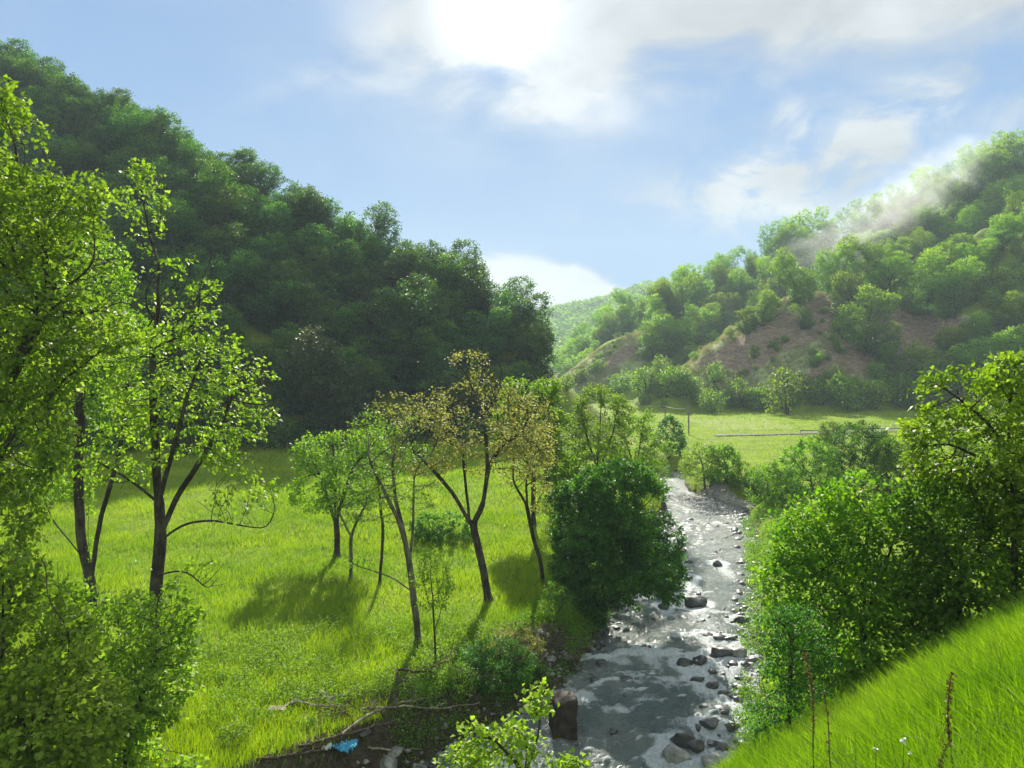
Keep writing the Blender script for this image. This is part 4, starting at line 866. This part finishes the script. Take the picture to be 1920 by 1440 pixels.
def meadow(name, n, side, y0, y1, hgt, w0, seed, mat, label, segs=1, pw=1):
    rng = np.random.default_rng(seed); X, Y = area(n, -90, 90, y0, y1, rng, pw)
    L, Rr = LX(Y), RX(Y); m = (X < L - .35) if side < 0 else (X > Rr + .45); X, Y, L, Rr = X[m], Y[m], L[m], Rr[m]
    c = comps(X, Y); m = (c[1] < c[0] + .3) & (c[2] < c[0] + .5)
    bare = ((L - X) < 1.5 + 2.2 * fbm(X * .5, Y * .5, 77)) & (Y < 32) & (side < 0); m &= ~(bare & (rng.uniform(0, 1, len(X)) < .9)); X, Y = X[m], Y[m]
    tn = tuft_noise(X, Y); hh = hgt * (.55 + .7 * tn) ; ww = w0 * np.maximum(.6, Y / 40)
    v, f = blades(rng, X, Y, hh, ww, .45, segs); k = f.shape[1]
    rv = np.clip(.15 + .45 * rng.uniform(0, 1, len(X)) + .4 * tuft_noise(X * .35 + 40, Y * .35), 0, 1)
    obj(name, mesh_np(name, v, f, M[mat], rnd=np.repeat(rv, 2) if segs == 2 else rv), kind='stuff', label=label); return len(X)
print(meadow('meadow_grass', 460000, -1, 18, 112, .34, .016, 1, 'grass', 'lush bright grass of the left meadow'),
      meadow('bank_grass', 150000, 1, 26, 170, .34, .016, 2, 'grass', 'bright grass of the right bank and far fields'))
def near_grass():
    rng = np.random.default_rng(3); n = 260000; Y = 2.2 + 22 * rng.uniform(0, 1, n) ** 1.5; X = 1.0 + (Y * .8 + 1.5) * rng.uniform(0, 1, n)
    z = H(X, Y); px, py = proj(X, Y, z); m = (X > RX(Y) + .8) & (px < 2050) & (py < 1640) & (px > 1100); X, Y = X[m], Y[m]
    m = rng.uniform(0, 1, len(X)) < .35 + .65 * tuft_noise(X * 1.6, Y * 1.6); X, Y = X[m], Y[m]
    tn = tuft_noise(X * 2.2 + 9, Y * 2.2)
    v, f = blades(rng, X, Y, .17 + .24 * tn, .0028 + .00035 * Y, .55, 2, lean=np.array([-.35, -.3, 0]))
    rv = np.clip(.2 + .5 * rng.uniform(0, 1, len(X)) + .3 * tn, 0, 1)
    obj('slope_grass', mesh_np('slope_grass', v, f, M['grass_near'], rnd=np.repeat(rv, 2)), kind='stuff', label='long bright grass on the near right slope')
    # straw coloured dead blades among it
    k = rng.uniform(0, 1, len(X)) < .035 * (Y < 7) + .012; X, Y = X[k], Y[k]
    v, f = blades(rng, X, Y, .26 + 0 * X, .0035 + .0003 * Y, 1.1, 2, lean=np.array([-.2, -.5, 0])); obj('dry_grass', mesh_np('dry_grass', v, f, M['dry_grass'], rnd=np.repeat(rng.uniform(0, 1, len(X)), 2)), kind='stuff', label='pale dry blades among the green slope grass')
near_grass()
def tussocks():
    rng = np.random.default_rng(19); n = 60000; X, Y = rng.uniform(18, 150, n), rng.uniform(150, 245, n); z = H(X, Y); px, py = proj(X, Y, z)
    m = np.zeros(n, bool)
    for p_ in BARE: m |= inpoly(px, py, p_)
    so = np.zeros(n, bool)
    for p_ in SOIL: so |= inpoly(px, py, p_)
    m &= ~so | (rng.uniform(0, 1, n) < .12); m &= fbm(X * .3, Y * .3, 401, 3) > -.12; X, Y = X[m], Y[m]; per = 10
    X = np.repeat(X, per) + rng.normal(0, .25, len(X) * per); Y = np.repeat(Y, per) + rng.normal(0, .25, len(Y) * per)
    v, f = blades(rng, X, Y, .55 + 0 * X, .045 + 0 * X, .5, 1); obj('tussocks', mesh_np('tussocks', v, f, M['dry_grass'], rnd=rng.uniform(0, .7, len(X))), kind='stuff', label='pale grass tussocks over the bare crests and scars')
tussocks()
def seed_heads():
    rng = np.random.default_rng(29); Y = 20 + 45 * rng.uniform(0, 1, 16000) ** 1.3; X = LX(Y) - .8 - 34 * rng.uniform(0, 1, 16000); m = (fbm(X * .25, Y * .25, 351, 3) > .03) & (np.abs(X) < .74 * Y + 2); X, Y = X[m], Y[m]
    v, f = leaf_quads(rng, np.stack([X, Y, H(X, Y) + rng.uniform(.22, .42, len(X))], -1), .055, .3, .6); obj('meadow_flowers', mesh_np('meadow_flowers', v, f, M['dry_grass'], rnd=rng.uniform(.3, 1, len(X))), kind='stuff', label='pale seed heads and tiny flowers over the meadow grass')
    v, f = blades(rng, *(lambda n: (lambda Y_: (LX(Y_) - .6 - 30 * rng.uniform(0, 1, n), Y_))(19 + 50 * rng.uniform(0, 1, n) ** 1.2))(26000), .42 + 0 * np.zeros(26000), .02 + np.zeros(26000), .7, 1); obj('rough_grass', mesh_np('rough_grass', v, f, M['leaf_bush'], rnd=rng.uniform(0, .8, len(f))), kind='stuff', label='darker rough grass mixed into the bright meadow')
seed_heads()
def slope_weeds():
    rng = np.random.default_rng(23); n = 1500; Y = rng.uniform(3.2, 13, n); X = Y * rng.uniform(.28, .8, n); m = fbm(X * 1.1, Y * 1.1, 331, 3) > .02; X, Y = X[m], Y[m]; k = len(X); per = 12; Z = H(X, Y); hgt = rng.uniform(.08, .30, k)
    pos = np.repeat(np.stack([X, Y, Z], -1), per, 0) + np.stack([rng.normal(0, .045, k * per), rng.normal(0, .045, k * per), rng.uniform(.1, 1, k * per) * np.repeat(hgt, per)], -1)
    v, f = leaf_quads(rng, pos, .045, .5, .5); obj('slope_weeds', mesh_np('slope_weeds', v, f, M['leaf_bush'], rnd=rng.uniform(0, .8, k * per)), kind='stuff', label='small leafy weeds among the near slope grass')
    k = 1500; Y = rng.uniform(4, 14, k); X = Y * rng.uniform(.3, .72, k); per = 16; X = np.repeat(X, per) + rng.normal(0, .05, k * per); Y = np.repeat(Y, per) + rng.normal(0, .05, k * per)
    v, f = blades(rng, X, Y, .40 + 0 * X, .0050 + .0003 * Y, .6, 2, lean=np.array([-.3, -.1, 0])); obj('tall_grass', mesh_np('tall_grass', v, f, M['grass_near'], rnd=np.repeat(rng.uniform(.3, 1, len(X)), 2)), kind='stuff', label='taller grass clumps standing up from the near slope')
slope_weeds()
def weeds():
    rng = np.random.default_rng(13); n = 5200; Y = rng.uniform(22.5, 32, n); L = LX(Y); X = L - 2.2 - 11 * rng.uniform(0, 1, n) ** 1.3
    m = (fbm(X * .6, Y * .6, 301, 3) > -.06); X, Y = X[m], Y[m]; per = 16; hgt = rng.uniform(.12, .5, len(X)); Z = H(X, Y)
    pos = np.repeat(np.stack([X, Y, Z], -1), per, 0) + np.stack([rng.normal(0, .12, len(X) * per), rng.normal(0, .12, len(X) * per), rng.uniform(0, 1, len(X) * per) * np.repeat(hgt, per)], -1)
    v, f = leaf_quads(rng, pos, .075, .6, .6); obj('weeds', mesh_np('weeds', v, f, M['leaf_fresh'], rnd=np.clip(rng.uniform(0, .6, len(pos)) + np.repeat(rng.uniform(0, .4, len(X)), per), 0, 1)), kind='stuff', label='leafy weeds growing through the grass near the eroded bank')
weeds()
def undergrowth():
    rng = np.random.default_rng(14); n = 3600; Y = rng.uniform(22.5, 44, n); X = LX(Y) - rng.uniform(-.1, 3.0, n); m = fbm(X * .7, Y * .7, 305, 3) > -.05; X, Y = X[m], Y[m]; per = 26; k = len(X)
    hgt = rng.uniform(.1, .45, k); Z = H(X, Y); pos = np.repeat(np.stack([X, Y, Z], -1), per, 0) + np.stack([rng.normal(0, .15, k * per), rng.normal(0, .15, k * per), rng.uniform(0, 1, k * per) * np.repeat(hgt, per)], -1)
    v, f = leaf_quads(rng, pos, .07, .5, .6); obj('undergrowth', mesh_np('undergrowth', v, f, M['leaf_bush'], rnd=np.clip(rng.uniform(0, .6, k * per) + np.repeat(rng.uniform(0, .3, k), per), 0, 1)), kind='stuff', label='low dark undergrowth creeping over the left river bank')
    Y = rng.uniform(24, 60, 2200); X = RX(Y) + rng.uniform(-.3, 2.2, 2200); Z = np.maximum(H(X, Y), wz(Y)); mm = fbm(X * .6, Y * .45, 307, 3) > .02; X, Y, Z = X[mm], Y[mm], Z[mm]; k = len(X); per = 24; hgt = rng.uniform(.15, 1.0, k) * sst(fbm(X * .9, Y * .9, 309, 2) * 3 + .5)
    pos = np.repeat(np.stack([X, Y, Z], -1), per, 0) + np.stack([rng.normal(0, .2, k * per), rng.normal(0, .2, k * per), rng.uniform(0, 1, k * per) * np.repeat(hgt, per)], -1)
    v, f = leaf_quads(rng, pos, .09, .5, .6); obj('undergrowth', mesh_np('undergrowth', v, f, M['leaf_bush'], rnd=rng.uniform(0, 1, k * per)), kind='stuff', label='low leafy growth hanging over the right river bank')
undergrowth()
print('grass', time.time() - T0)

# ------------------------------------------------------------------ rocks
import bmesh
def rock(name, px, py, wpx, asp, label, mat='rock_dark', seed=0, Yo=None, lift=0.0, flat=.6, category='rock', group=None, ground_it=False):
    rng = np.random.default_rng(seed + 900)
    if ground_it: b = hit(px, py)
    else:
        d = ray(px, py); Y = 20.0
        for _ in range(8): Y = (CAMZ - float(wz(Y))) / -d[2] * d[1]
        b = np.array([d[0] / d[1] * Y, Y, float(wz(Y))])
    bm = bmesh.new(); bmesh.ops.create_icosphere(bm, subdivisions=4, radius=1)
    v = np.array([q.co[:] for q in bm.verts]); n0 = v.copy()
    for _ in range(15):   # cut facets
        u = unit(rng.normal(0, 1, 3)); dd = rng.uniform(.5, .85); t = v @ u; m = t > dd; v[m] -= np.outer((t[m] - dd) * .88, u)
    o = seed * 7.3
    v *= 1 + .34 * fbm(n0[:, 0] * 2.2 + o + n0[:, 2] * 1.7, n0[:, 1] * 2.2 - n0[:, 2] * 1.3, seed, 4)[:, None] + .07 * fbm(n0[:, 0] * 9 + n0[:, 2] * 6, n0[:, 1] * 9 + o, seed + 4, 2)[:, None]
    w_ = wpx / F * b[1] / 2; v = v * np.array([w_, w_ * asp, w_ * flat])
    me = mesh_np(name, v, np.array([[q.index for q in f.verts] for f in bm.faces]), M[mat], smooth=True); bm.free()
    ob = obj(name, me, loc=b + np.array([0, 0, lift * w_]), label=label, category=category, group=group); ob.rotation_euler = (rng.uniform(-.12, .12), rng.uniform(-.15, .15), rng.uniform(-.5, .5)); return ob
for q, (px_, py_, w_, a_, lab) in enumerate(RK):
    pale = 'pale' in lab or 'grey boulder' in lab; rock('river_rock', px_, py_ + (4 if py_ > 1200 else 2), w_, a_, lab, 'rock_pale' if pale else 'rock_dark', q, lift=.12, flat=.34 if ('flat' in lab or 'ledge' in lab or 'thin' in lab) else .66)
LK = [(1150, 1202, 34, 'pale rock at the water edge under the dark tree'), (1118, 1205, 46, 'dark rock at the water edge under the dark tree'), (1085, 1210, 30, 'small dark rock left of the dark bank rock'), (1012, 1186, 30, 'pale round stone in the grass at the top of the bank'),
      (1062, 1232, 40, 'flat dark slab sticking out of the left bank'), (1080, 1255, 36, 'angular dark stone below the bank slab'), (1030, 1240, 26, 'pale stone beside the bank slab'), (742, 1412, 44, 'flat pale slab under the driftwood at the bottom left'),
      (728, 1434, 60, 'wide pale slab at the bottom edge under the eroded bank'), (790, 1438, 40, 'pale stone at the bottom edge right of the wide slab'), (680, 1378, 34, 'brown stone lodged in the eroded bank')]
for q, (px_, py_, w_, lab) in enumerate(LK):
    rock('bank_rock', px_, py_, w_, .8, lab, 'rock_pale' if 'pale' in lab else 'rock_dark', 50 + q, flat=.5, ground_it=True)
def block():      # dark squared block standing in the water
    b = P(1054, 1378, 25.2); b[2] = float(wz(25.2)) - .3; bm = bmesh.new(); bmesh.ops.create_cube(bm, size=1); bmesh.ops.subdivide_edges(bm, edges=bm.edges[:], cuts=9, use_grid_fill=True)
    v = np.array([q.co[:] for q in bm.verts]); v[:, 2] += .5; k = np.abs(v[:, :2]).max(1) > .49
    v = v * np.array([.80, .9, 1.5]); v[:, 0] *= 1 - .10 * v[:, 2]; v[:, 2] += .25 * v[:, 0] * (v[:, 2] > .9)
    nn = fbm(v[:, 0] * 3 + v[:, 2] * 2.1, v[:, 1] * 3 - v[:, 2] * 2.7, 44, 4); v[:, :2] *= (1 + .45 * nn)[:, None]; v[:, 2] -= .35 * np.clip(np.abs(v[:, 0]) + np.abs(v[:, 1]) - .62, 0, 1) * (v[:, 2] > .8); v[:, 2] += .12 * nn
    me = mesh_np('block', v, np.array([[q.index for q in f.verts] for f in bm.faces]), M['block'], smooth=False); bm.free()
    o = obj('stone_block', me, loc=b, label='dark brown squared block standing in the river beside the left bank', category='stone block'); o.rotation_euler = (0, R(2), R(9))
block()
# gravel of the river bar
def gravel():
    rng = np.random.default_rng(21); n = 2600; Y = rng.uniform(62, 71.5, n); X = RX(Y) - 3.4 + 5.6 * rng.uniform(0, 1, n); Y2 = rng.uniform(22, 60, 1600); X2 = np.where(rng.uniform(0, 1, 1600) < .5, LX(Y2) - .3 + rng.normal(0, .35, 1600), RX(Y2) + .3 + rng.normal(0, .3, 1600))
    X = np.concatenate([X, X2]); Y = np.concatenate([Y, Y2]); n = len(X); s_ = rng.lognormal(-2.5, .45, n); Z = np.maximum(H(X, Y), wz(Y) - .02)
    o = np.array([[1, 0, 0], [-1, 0, 0], [0, 1, 0], [0, -1, 0], [0, 0, .7], [0, 0, -.7]]); f = np.array([[0, 2, 4], [2, 1, 4], [1, 3, 4], [3, 0, 4], [2, 0, 5], [1, 2, 5], [3, 1, 5], [0, 3, 5]])
    v = np.stack([X, Y, Z], -1)[:, None] + o[None] * s_[:, None, None] * rng.uniform(.6, 1.3, (n, 6, 1)); ff = (np.arange(n)[:, None, None] * 6 + f[None]).reshape(-1, 3)
    obj('gravel', mesh_np('gravel', v.reshape(-1, 3), ff, M['rock_pale'], smooth=False), kind='stuff', label='gravel and small stones along the river edge')
gravel()
def wet_stones():
    rng = np.random.default_rng(31); bm = bmesh.new(); bmesh.ops.create_icosphere(bm, subdivisions=2, radius=1); v0 = np.array([q.co[:] for q in bm.verts]); f0 = np.array([[q.index for q in f.verts] for f in bm.faces]); bm.free(); vs, fs = [], []
    for k in range(330):
        Y = rng.uniform(22.5, 62); side = rng.uniform(); X = float(RX(Y)) + rng.normal(-.5, .55) if side < .5 else (float(LX(Y)) + rng.normal(.3, .4) if side < .85 else rng.uniform(float(LX(Y)), float(RX(Y))))
        s_ = rng.lognormal(-2.0, .45); z = max(float(wz(Y)) - .02, float(H(np.array([X]), np.array([Y]))[0])); v = v0 * rng.uniform(.6, 1.2, 3) * [1, 1, .6] * s_
        v *= 1 + .5 * fbm(v0[:, 0] * 1.6 + k, v0[:, 1] * 1.6 + v0[:, 2], k, 3)[:, None]; vs.append(v + [X, Y, z]); fs.append(f0 + len(v0) * k)
    obj('river_stones', mesh_np('river_stones', np.concatenate(vs), np.concatenate(fs), M['rock_dark'], smooth=False), kind='stuff', label='small wet stones scattered along both water edges')
wet_stones()

# ------------------------------------------------------------------ dead wood on the eroded bank
def branch(name, pts, r0, r1, label, mat='driftwood', seed=0, twigs=5, lift=.05, world=False, tl=.5, category='branch'):
    rng = np.random.default_rng(seed + 40)
    W_ = [np.asarray(q, float) if world else hit(*q) + np.array([0, 0, lift]) for q in pts]
    W_ = np.array(W_); b = W_[0].copy(); W_ -= b; t = np.linspace(0, 1, len(W_)); tt = np.linspace(0, 1, len(W_) * 4)
    p = np.stack([np.interp(tt, t, W_[:, k]) for k in range(3)], -1) + rng.normal(0, r0 * .35, (len(tt), 3)); tb = Tubes(); tb.add(p, r0 + (r1 - r0) * tt, 7)
    for k in range(twigs):
        i = rng.integers(len(p) // 5, len(p)); d = unit(rng.normal(0, 1, 3) + np.array([0, 0, .5]) + unit(p[-1] - p[0])); L = tl * rng.uniform(.4, 1.3)
        q = p[i] + np.outer(np.linspace(0, 1, 6), d * L) + np.cumsum(rng.normal(0, .02, (6, 3)), 0) * L * 2; tb.add(q, np.linspace(r1 * .7 + .004, .004, 6), 4)
    return obj(name, tb.mesh(name, M[mat]), loc=b, label=label, category=category)
branch('driftwood_log', [P(1385, 1080, 45.3), P(1345, 1078, 45.5), P(1300, 1074, 45.8), P(1268, 1068, 46.2)], .11, .06, 'driftwood log with twigs stranded across the rapids', 'deadwood', 1, 14, world=True, tl=.9, category='log')
branch('driftwood_branch', [(520, 1345), (560, 1325), (620, 1318), (670, 1312)], .05, .02, 'long pale stick lying in the grass at the lower left', 'driftwood', 2, 3, .18)
branch('driftwood_branch', [(545, 1322), (600, 1335), (650, 1332)], .045, .02, 'pale stick crossing under the long pale stick', 'driftwood', 3, 2, .16)
branch('driftwood_branch', [(640, 1395), (690, 1362), (740, 1340), (800, 1325)], .05, .02, 'grey branch slanting up the eroded bank', 'driftwood', 4, 6, .22)
branch('driftwood_branch', [(680, 1350), (760, 1345), (830, 1352), (900, 1340)], .04, .015, 'thin dead branch lying along the eroded bank', 'driftwood', 5, 7, .3)
branch('driftwood_branch', [(690, 1418), (740, 1420), (790, 1416)], .04, .02, 'short stick on the pale slab at the bottom', 'driftwood', 6, 3, .15)
branch('driftwood_branch', [(750, 1300), (742, 1275), (790, 1280), (830, 1262), (850, 1240)], .06, .015, 'dark crooked dead branch standing above the eroded bank', 'deadwood', 7, 6, .35)
branch('driftwood_branch', [(560, 1420), (640, 1400), (720, 1372), (810, 1350)], .05, .02, 'dark branch half buried in the brush pile', 'deadwood', 8, 9, .2)
branch('driftwood_branch', [(480, 1436), (580, 1428), (660, 1420)], .05, .02, 'dark stick at the bottom of the brush pile', 'deadwood', 9, 9, .15)
branch('driftwood_branch', [(840, 1268), (880, 1285), (930, 1292)], .035, .015, 'pale thin branch beside the dark bank shrub', 'driftwood', 10, 4, .3)
branch('driftwood_branch', [(1385, 985), (1400, 1000), (1380, 1012)], .04, .012, 'tangle of dead twigs at the right water edge', 'deadwood', 11, 22, .3, tl=1.0)
def brush():
    rng = np.random.default_rng(77); tb = Tubes()
    for k in range(800):
        Y = rng.uniform(22.8, 31); X = float(LX(Y)) - rng.uniform(-.2, 3.2); z = float(H(np.array([X]), np.array([Y]))[0]) + rng.uniform(0, .25)
        a = rng.uniform(0, 6.28); d = np.array([math.cos(a), math.sin(a), rng.normal(0, .25)]); L = rng.uniform(.3, 1.5)
        p = np.array([X, Y, z]) + np.outer(np.linspace(-.5, .5, 5), d * L) + np.cumsum(rng.normal(0, .04, (5, 3)), 0); tb.add(p, np.linspace(rng.uniform(.008, .022), .005, 5), 4, cap=False)
    obj('brushwood', tb.mesh('brushwood', M['deadwood']), kind='stuff', label='tangled dead brushwood on the eroded left bank')
brush()
def crumpled(name, px, py, w_, h_, mat, label, seed, category):
    rng = np.random.default_rng(seed); b = hit(px, py); n = 22; u, v_ = np.meshgrid(np.linspace(-.5, .5, n), np.linspace(-.5, .5, n)); s_ = b[1] / F
    z = .22 * h_ * s_ + (.9 * fbm(u * 5 + seed, v_ * 5, seed, 3) + .45 * fbm(u * 13, v_ * 13, seed + 3, 2)) * h_ * s_
    X = u * w_ * s_ * (1 + .5 * fbm(v_ * 4, u * 3, seed + 1)); Yy = v_ * w_ * s_ * .8 + .3 * w_ * s_ * fbm(u * 4, v_ * 4, seed + 2)
    V_ = np.stack([X, Yy, z + .05], -1).reshape(-1, 3); i = (np.arange(n - 1)[:, None] * n + np.arange(n - 1)[None]).ravel(); o = obj(name, mesh_np(name, V_, np.stack([i, i + 1, i + n + 1, i + n], -1), M[mat], smooth=True), loc=b, label=label, category=category)
    md = o.modifiers.new('thickness', 'SOLIDIFY'); md.thickness = .006
crumpled('plastic_sheet', 645, 1410, 46, 30, 'tarp_blue', 'crumpled bright blue plastic rag in the brush at the lower left', 3, 'litter')
crumpled('plastic_sheet', 612, 1412, 18, 18, 'plastic_white', 'small white plastic scrap beside the blue rag', 5, 'litter')
def board(px, py, w_, d_, rz, label, tilt=.12):
    b = hit(px, py) + np.array([0, 0, .2]); s_ = b[1] / F; bm = bmesh.new(); bmesh.ops.create_cube(bm, size=1); bmesh.ops.scale(bm, vec=(w_ * s_, d_ * s_, .035), verts=bm.verts); bmesh.ops.bevel(bm, geom=bm.edges[:], offset=.006, segments=1, affect='EDGES')
    me = bpy.data.meshes.new('board'); bm.to_mesh(me); bm.free(); me.materials.append(M['driftwood']); o = obj('wooden_board', me, loc=b, label=label, category='board'); o.rotation_euler = (tilt, tilt * .6, rz)
board(520, 1342, 32, 16, .2, 'broken pale board lying flat in the weeds at the lower left'); board(610, 1316, 34, 9, -.75, 'short pale board leaning on the long stick', .3)

# ------------------------------------------------------------------ poles, wire, road
def pole(px, base, top, label, Y=None):
    b = hit(px, base); h = (base - top) / F * b[1]; root = obj('utility_pole', None, loc=b, label=label, category='pole')
    tb = Tubes(); tb.add([(0, 0, -.3), (0, 0, h)], [.12, .09], 10); obj('post', tb.mesh('post', M['timber']), root)
    t2 = Tubes(); t2.add([(-.55, 0, h - .35), (.55, 0, h - .35)], .045, 6); obj('crossarm', t2.mesh('crossarm', M['timber']), root); return b + np.array([0, 0, h - .3])
a_ = pole(1291, 816, 762, 'tall dark wooden pole standing in the far field beside the tan patch'); b_ = pole(1247, 800, 758, 'short wooden pole half hidden behind the riverside tree')
c_w = P(985, 752, b_[1] + 12)
def wire(p, q, sag, label):
    t = np.linspace(0, 1, 24); w_ = np.outer(1 - t, p) + np.outer(t, q); w_[:, 2] -= sag * 4 * t * (1 - t); tb = Tubes(); tb.add(w_ - p, .022, 5); obj('overhead_wire', tb.mesh('wire', M['wire']), loc=p, label=label, category='wire')
wire(a_, b_, .25, 'overhead wire between the two far poles'); wire(b_, c_w, .4, 'overhead wire running left from the short pole above the trees')
def road():
    xs_ = np.arange(30, 190, 1.5); yc = 112 + 3.5 * np.sin((xs_ - 30) * .02) - (xs_ - 30) * .03; rows = []
    for d in (-1.2, -.4, .4, 1.2): rows.append(np.stack([xs_, yc + d, H(xs_, yc + d) + .05], -1))
    zc = np.max([r[:, 2] for r in rows], 0) + .03
    for r in rows: r[:, 2] = zc
    V_ = np.concatenate(rows); n = len(xs_); i = (np.arange(3)[:, None] * n + np.arange(n - 1)[None]).ravel(); obj('road', mesh_np('road', V_, np.stack([i, i + 1, i + n + 1, i + n], -1), M['road']), kind='structure', label='narrow grey valley road crossing the far field')
    root = obj('guard_rail', None, loc=(xs_[8], yc[8] - 2.1, zc[8]), label='low grey guard rail along the near side of the valley road', category='guard rail'); tb = Tubes()
    tb.add(np.stack([xs_[8:70] - xs_[8], yc[8:70] - yc[8], zc[8:70] - zc[8] + .55], -1), .09, 6); obj('rail', tb.mesh('rail', M['rail']), root)
    for k in range(8, 70, 4):
        t2 = Tubes(); o_ = (xs_[k] - xs_[8], yc[k] - yc[8], zc[k] - zc[8]); t2.add([(o_[0], o_[1] + .1, o_[2] - .4), (o_[0], o_[1] + .1, o_[2] + .6)], .05, 6); obj('post', t2.mesh('post', M['rail']), root)
road()

# ------------------------------------------------------------------ dry stalks and flowers on the near slope
def stalk(px, top, Y, label, seed, lean=0.0, spikes=26, mat='dry_plant', rad=.004, h_extra=0):
    rng = np.random.default_rng(seed); b = ground(px, Y); tp = P(px + lean, top, Y); root = obj('dry_flower_stalk', None, loc=b, label=label, category='plant')
    t = np.linspace(0, 1, 12); L = tp - b; p = np.outer(t, L) + np.stack([.03 * np.sin(t * 5 + seed), .02 * np.cos(t * 4), 0 * t], -1); tb = Tubes(); tb.add(p, np.linspace(rad * 1.5, rad * .6, 12), 6); obj('stem', tb.mesh('stem', M['deadwood']), root)
    hh = np.linalg.norm(L); n = spikes * 14; tt = rng.choice(np.linspace(.45, 1, spikes), n); pos = np.stack([np.interp(tt, t, p[:, k]) for k in range(3)], -1) + rng.normal(0, .009, (n, 3)) * np.array([1, 1, .6]) * (1.25 - tt[:, None] * .5)
    v, f = leaf_quads(rng, pos, .016, .2, .8, droop=-.2); obj('seed_heads', mesh_np('seed_heads', v, f, M[mat], rnd=rng.uniform(0, 1, n)), root)
stalk(1788, 1262, 4.2, 'upright dry brown seed stalk on the near grass slope', 1, lean=-4, spikes=16)
stalk(1764, 1395, 4.0, 'short dry seed head left of the upright brown stalk', 2, spikes=10)
stalk(1590, 1300, 5.2, 'leaning dark dry stalk at the bottom right', 3, lean=-55, spikes=8)
stalk(1545, 1225, 6.2, 'tall pale brown dry plant in front of the thorny bush', 4, lean=-40, spikes=22)
def flower(px, py, Y, label, seed, sz=.016):
    rng = np.random.default_rng(seed); b = ground(px, Y); c = P(px, py, Y) - b; root = obj('white_flower', None, loc=b, label=label, category='flower'); tb = Tubes(); tb.add(np.outer(np.linspace(0, 1, 6), c), .0018, 4); obj('stem', tb.mesh('stem', M['dry_plant']), root)
    v, f = leaf_quads(rng, np.repeat(c[None], 7, 0), sz, .5, .8, droop=-.3); obj('petals', mesh_np('petals', v, f, M['petal']), root)
flower(1695, 1388, 4.3, 'white flower right of centre in the bottom right grass', 1, .024); flower(1643, 1405, 4.4, 'smaller white flower left of the larger white flower', 2, .02); flower(1705, 1412, 4.1, 'low white flower below the larger white flower', 3)
def fluff():
    rng = np.random.default_rng(6); n = 150; px = rng.uniform(60, 1880, n); py = rng.uniform(450, 1250, n); Y = rng.uniform(6, 26, n); ok = []
    V_, F_ = [], []; o = np.array([[1, 0, 0], [-1, 0, 0], [0, 1, 0], [0, -1, 0], [0, 0, 1], [0, 0, -1]]); f = np.array([[0, 2, 4], [2, 1, 4], [1, 3, 4], [3, 0, 4], [2, 0, 5], [1, 2, 5], [3, 1, 5], [0, 3, 5]]); m = 0
    for k in range(n):
        c = P(px[k], py[k], Y[k])
        if c[2] < H(c[:1], c[1:2])[0] + .3 or (py[k] < 620 and 900 < px[k] < 1500): continue
        V_.append(c + o * rng.uniform(.004, .013)); F_.append(f + m * 6); m += 1
    obj('seed_fluff', mesh_np('seed_fluff', np.concatenate(V_), np.concatenate(F_), M['petal']), kind='stuff', label='tiny white seed fluff drifting in the air')
fluff()

# ------------------------------------------------------------------ air
def haze():
    bm = bmesh.new(); bmesh.ops.create_cube(bm, size=1); me = bpy.data.meshes.new('haze'); bmesh.ops.scale(bm, vec=(1900, 1650, 260), verts=bm.verts); bm.to_mesh(me); bm.free()
    m, t, out = new_mat('haze_air'); v = t.new('ShaderNodeVolumePrincipled'); v.inputs['Color'].default_value = (.72, .90, 1, 1); v.inputs['Density'].default_value = HAZE; v.inputs['Anisotropy'].default_value = .1; t.l.new(v.outputs[0], out.inputs['Volume'])
    me.materials.append(m); obj('haze', me, loc=(0, 600, 126), kind='stuff', label='thin bright haze filling the valley')
HAZE = .00036
haze()
def mist(cx, cy, Y, rx, ry, rz, dens, seed, label):
    c = P(cx, cy, Y); bm = bmesh.new(); bmesh.ops.create_icosphere(bm, subdivisions=4, radius=1); me = bpy.data.meshes.new('mist'); bmesh.ops.scale(bm, vec=(rx, ry, rz), verts=bm.verts); bm.to_mesh(me); bm.free()
    m, t, out = new_mat('mist_vapour'); tc = t.new('ShaderNodeTexCoord'); mp = t.new('ShaderNodeMapping'); mp.inputs['Scale'].default_value = (1 / rx, 1 / ry, 1 / rz); t.l.new(tc.outputs['Object'], mp.inputs[0])
    ln = t.new('ShaderNodeVectorMath', operation='LENGTH'); t.l.new(mp.outputs[0], ln.inputs[0]); fall = t.smooth(ln.outputs['Value'], .15, .98, 1, 0)
    n = t.noise(tc.outputs['Object'], .085, 6, .62, 1.2); d = t.math('MULTIPLY', t.smooth(t.math('ADD', n, t.math('MULTIPLY', fall, .12)), .46, .72), t.math('MULTIPLY', fall, dens))
    v = t.new('ShaderNodeVolumePrincipled'); v.inputs['Color'].default_value = (.95, .97, 1, 1); v.inputs['Anisotropy'].default_value = .35; t.l.new(d, v.inputs['Density']); t.l.new(v.outputs[0], out.inputs['Volume'])
    me.materials.append(m); o = obj('mist', me, loc=c, kind='stuff', label=label); o.rotation_euler = (0, R(-30), 0); m.cycles.volume_step_rate = 1.5 if hasattr(m, 'cycles') and hasattr(m.cycles, 'volume_step_rate') else 1
mist(1735, 350, 255, 36, 16, 17, .042, 1, 'white wisp of mist drifting over the crest of the right hill')
mist(1600, 430, 250, 38, 16, 15, .028, 2, 'thin lower wisp of mist over the far ridge trees')
SC.cycles.volume_step_rate = 4
print('all', time.time() - T0)
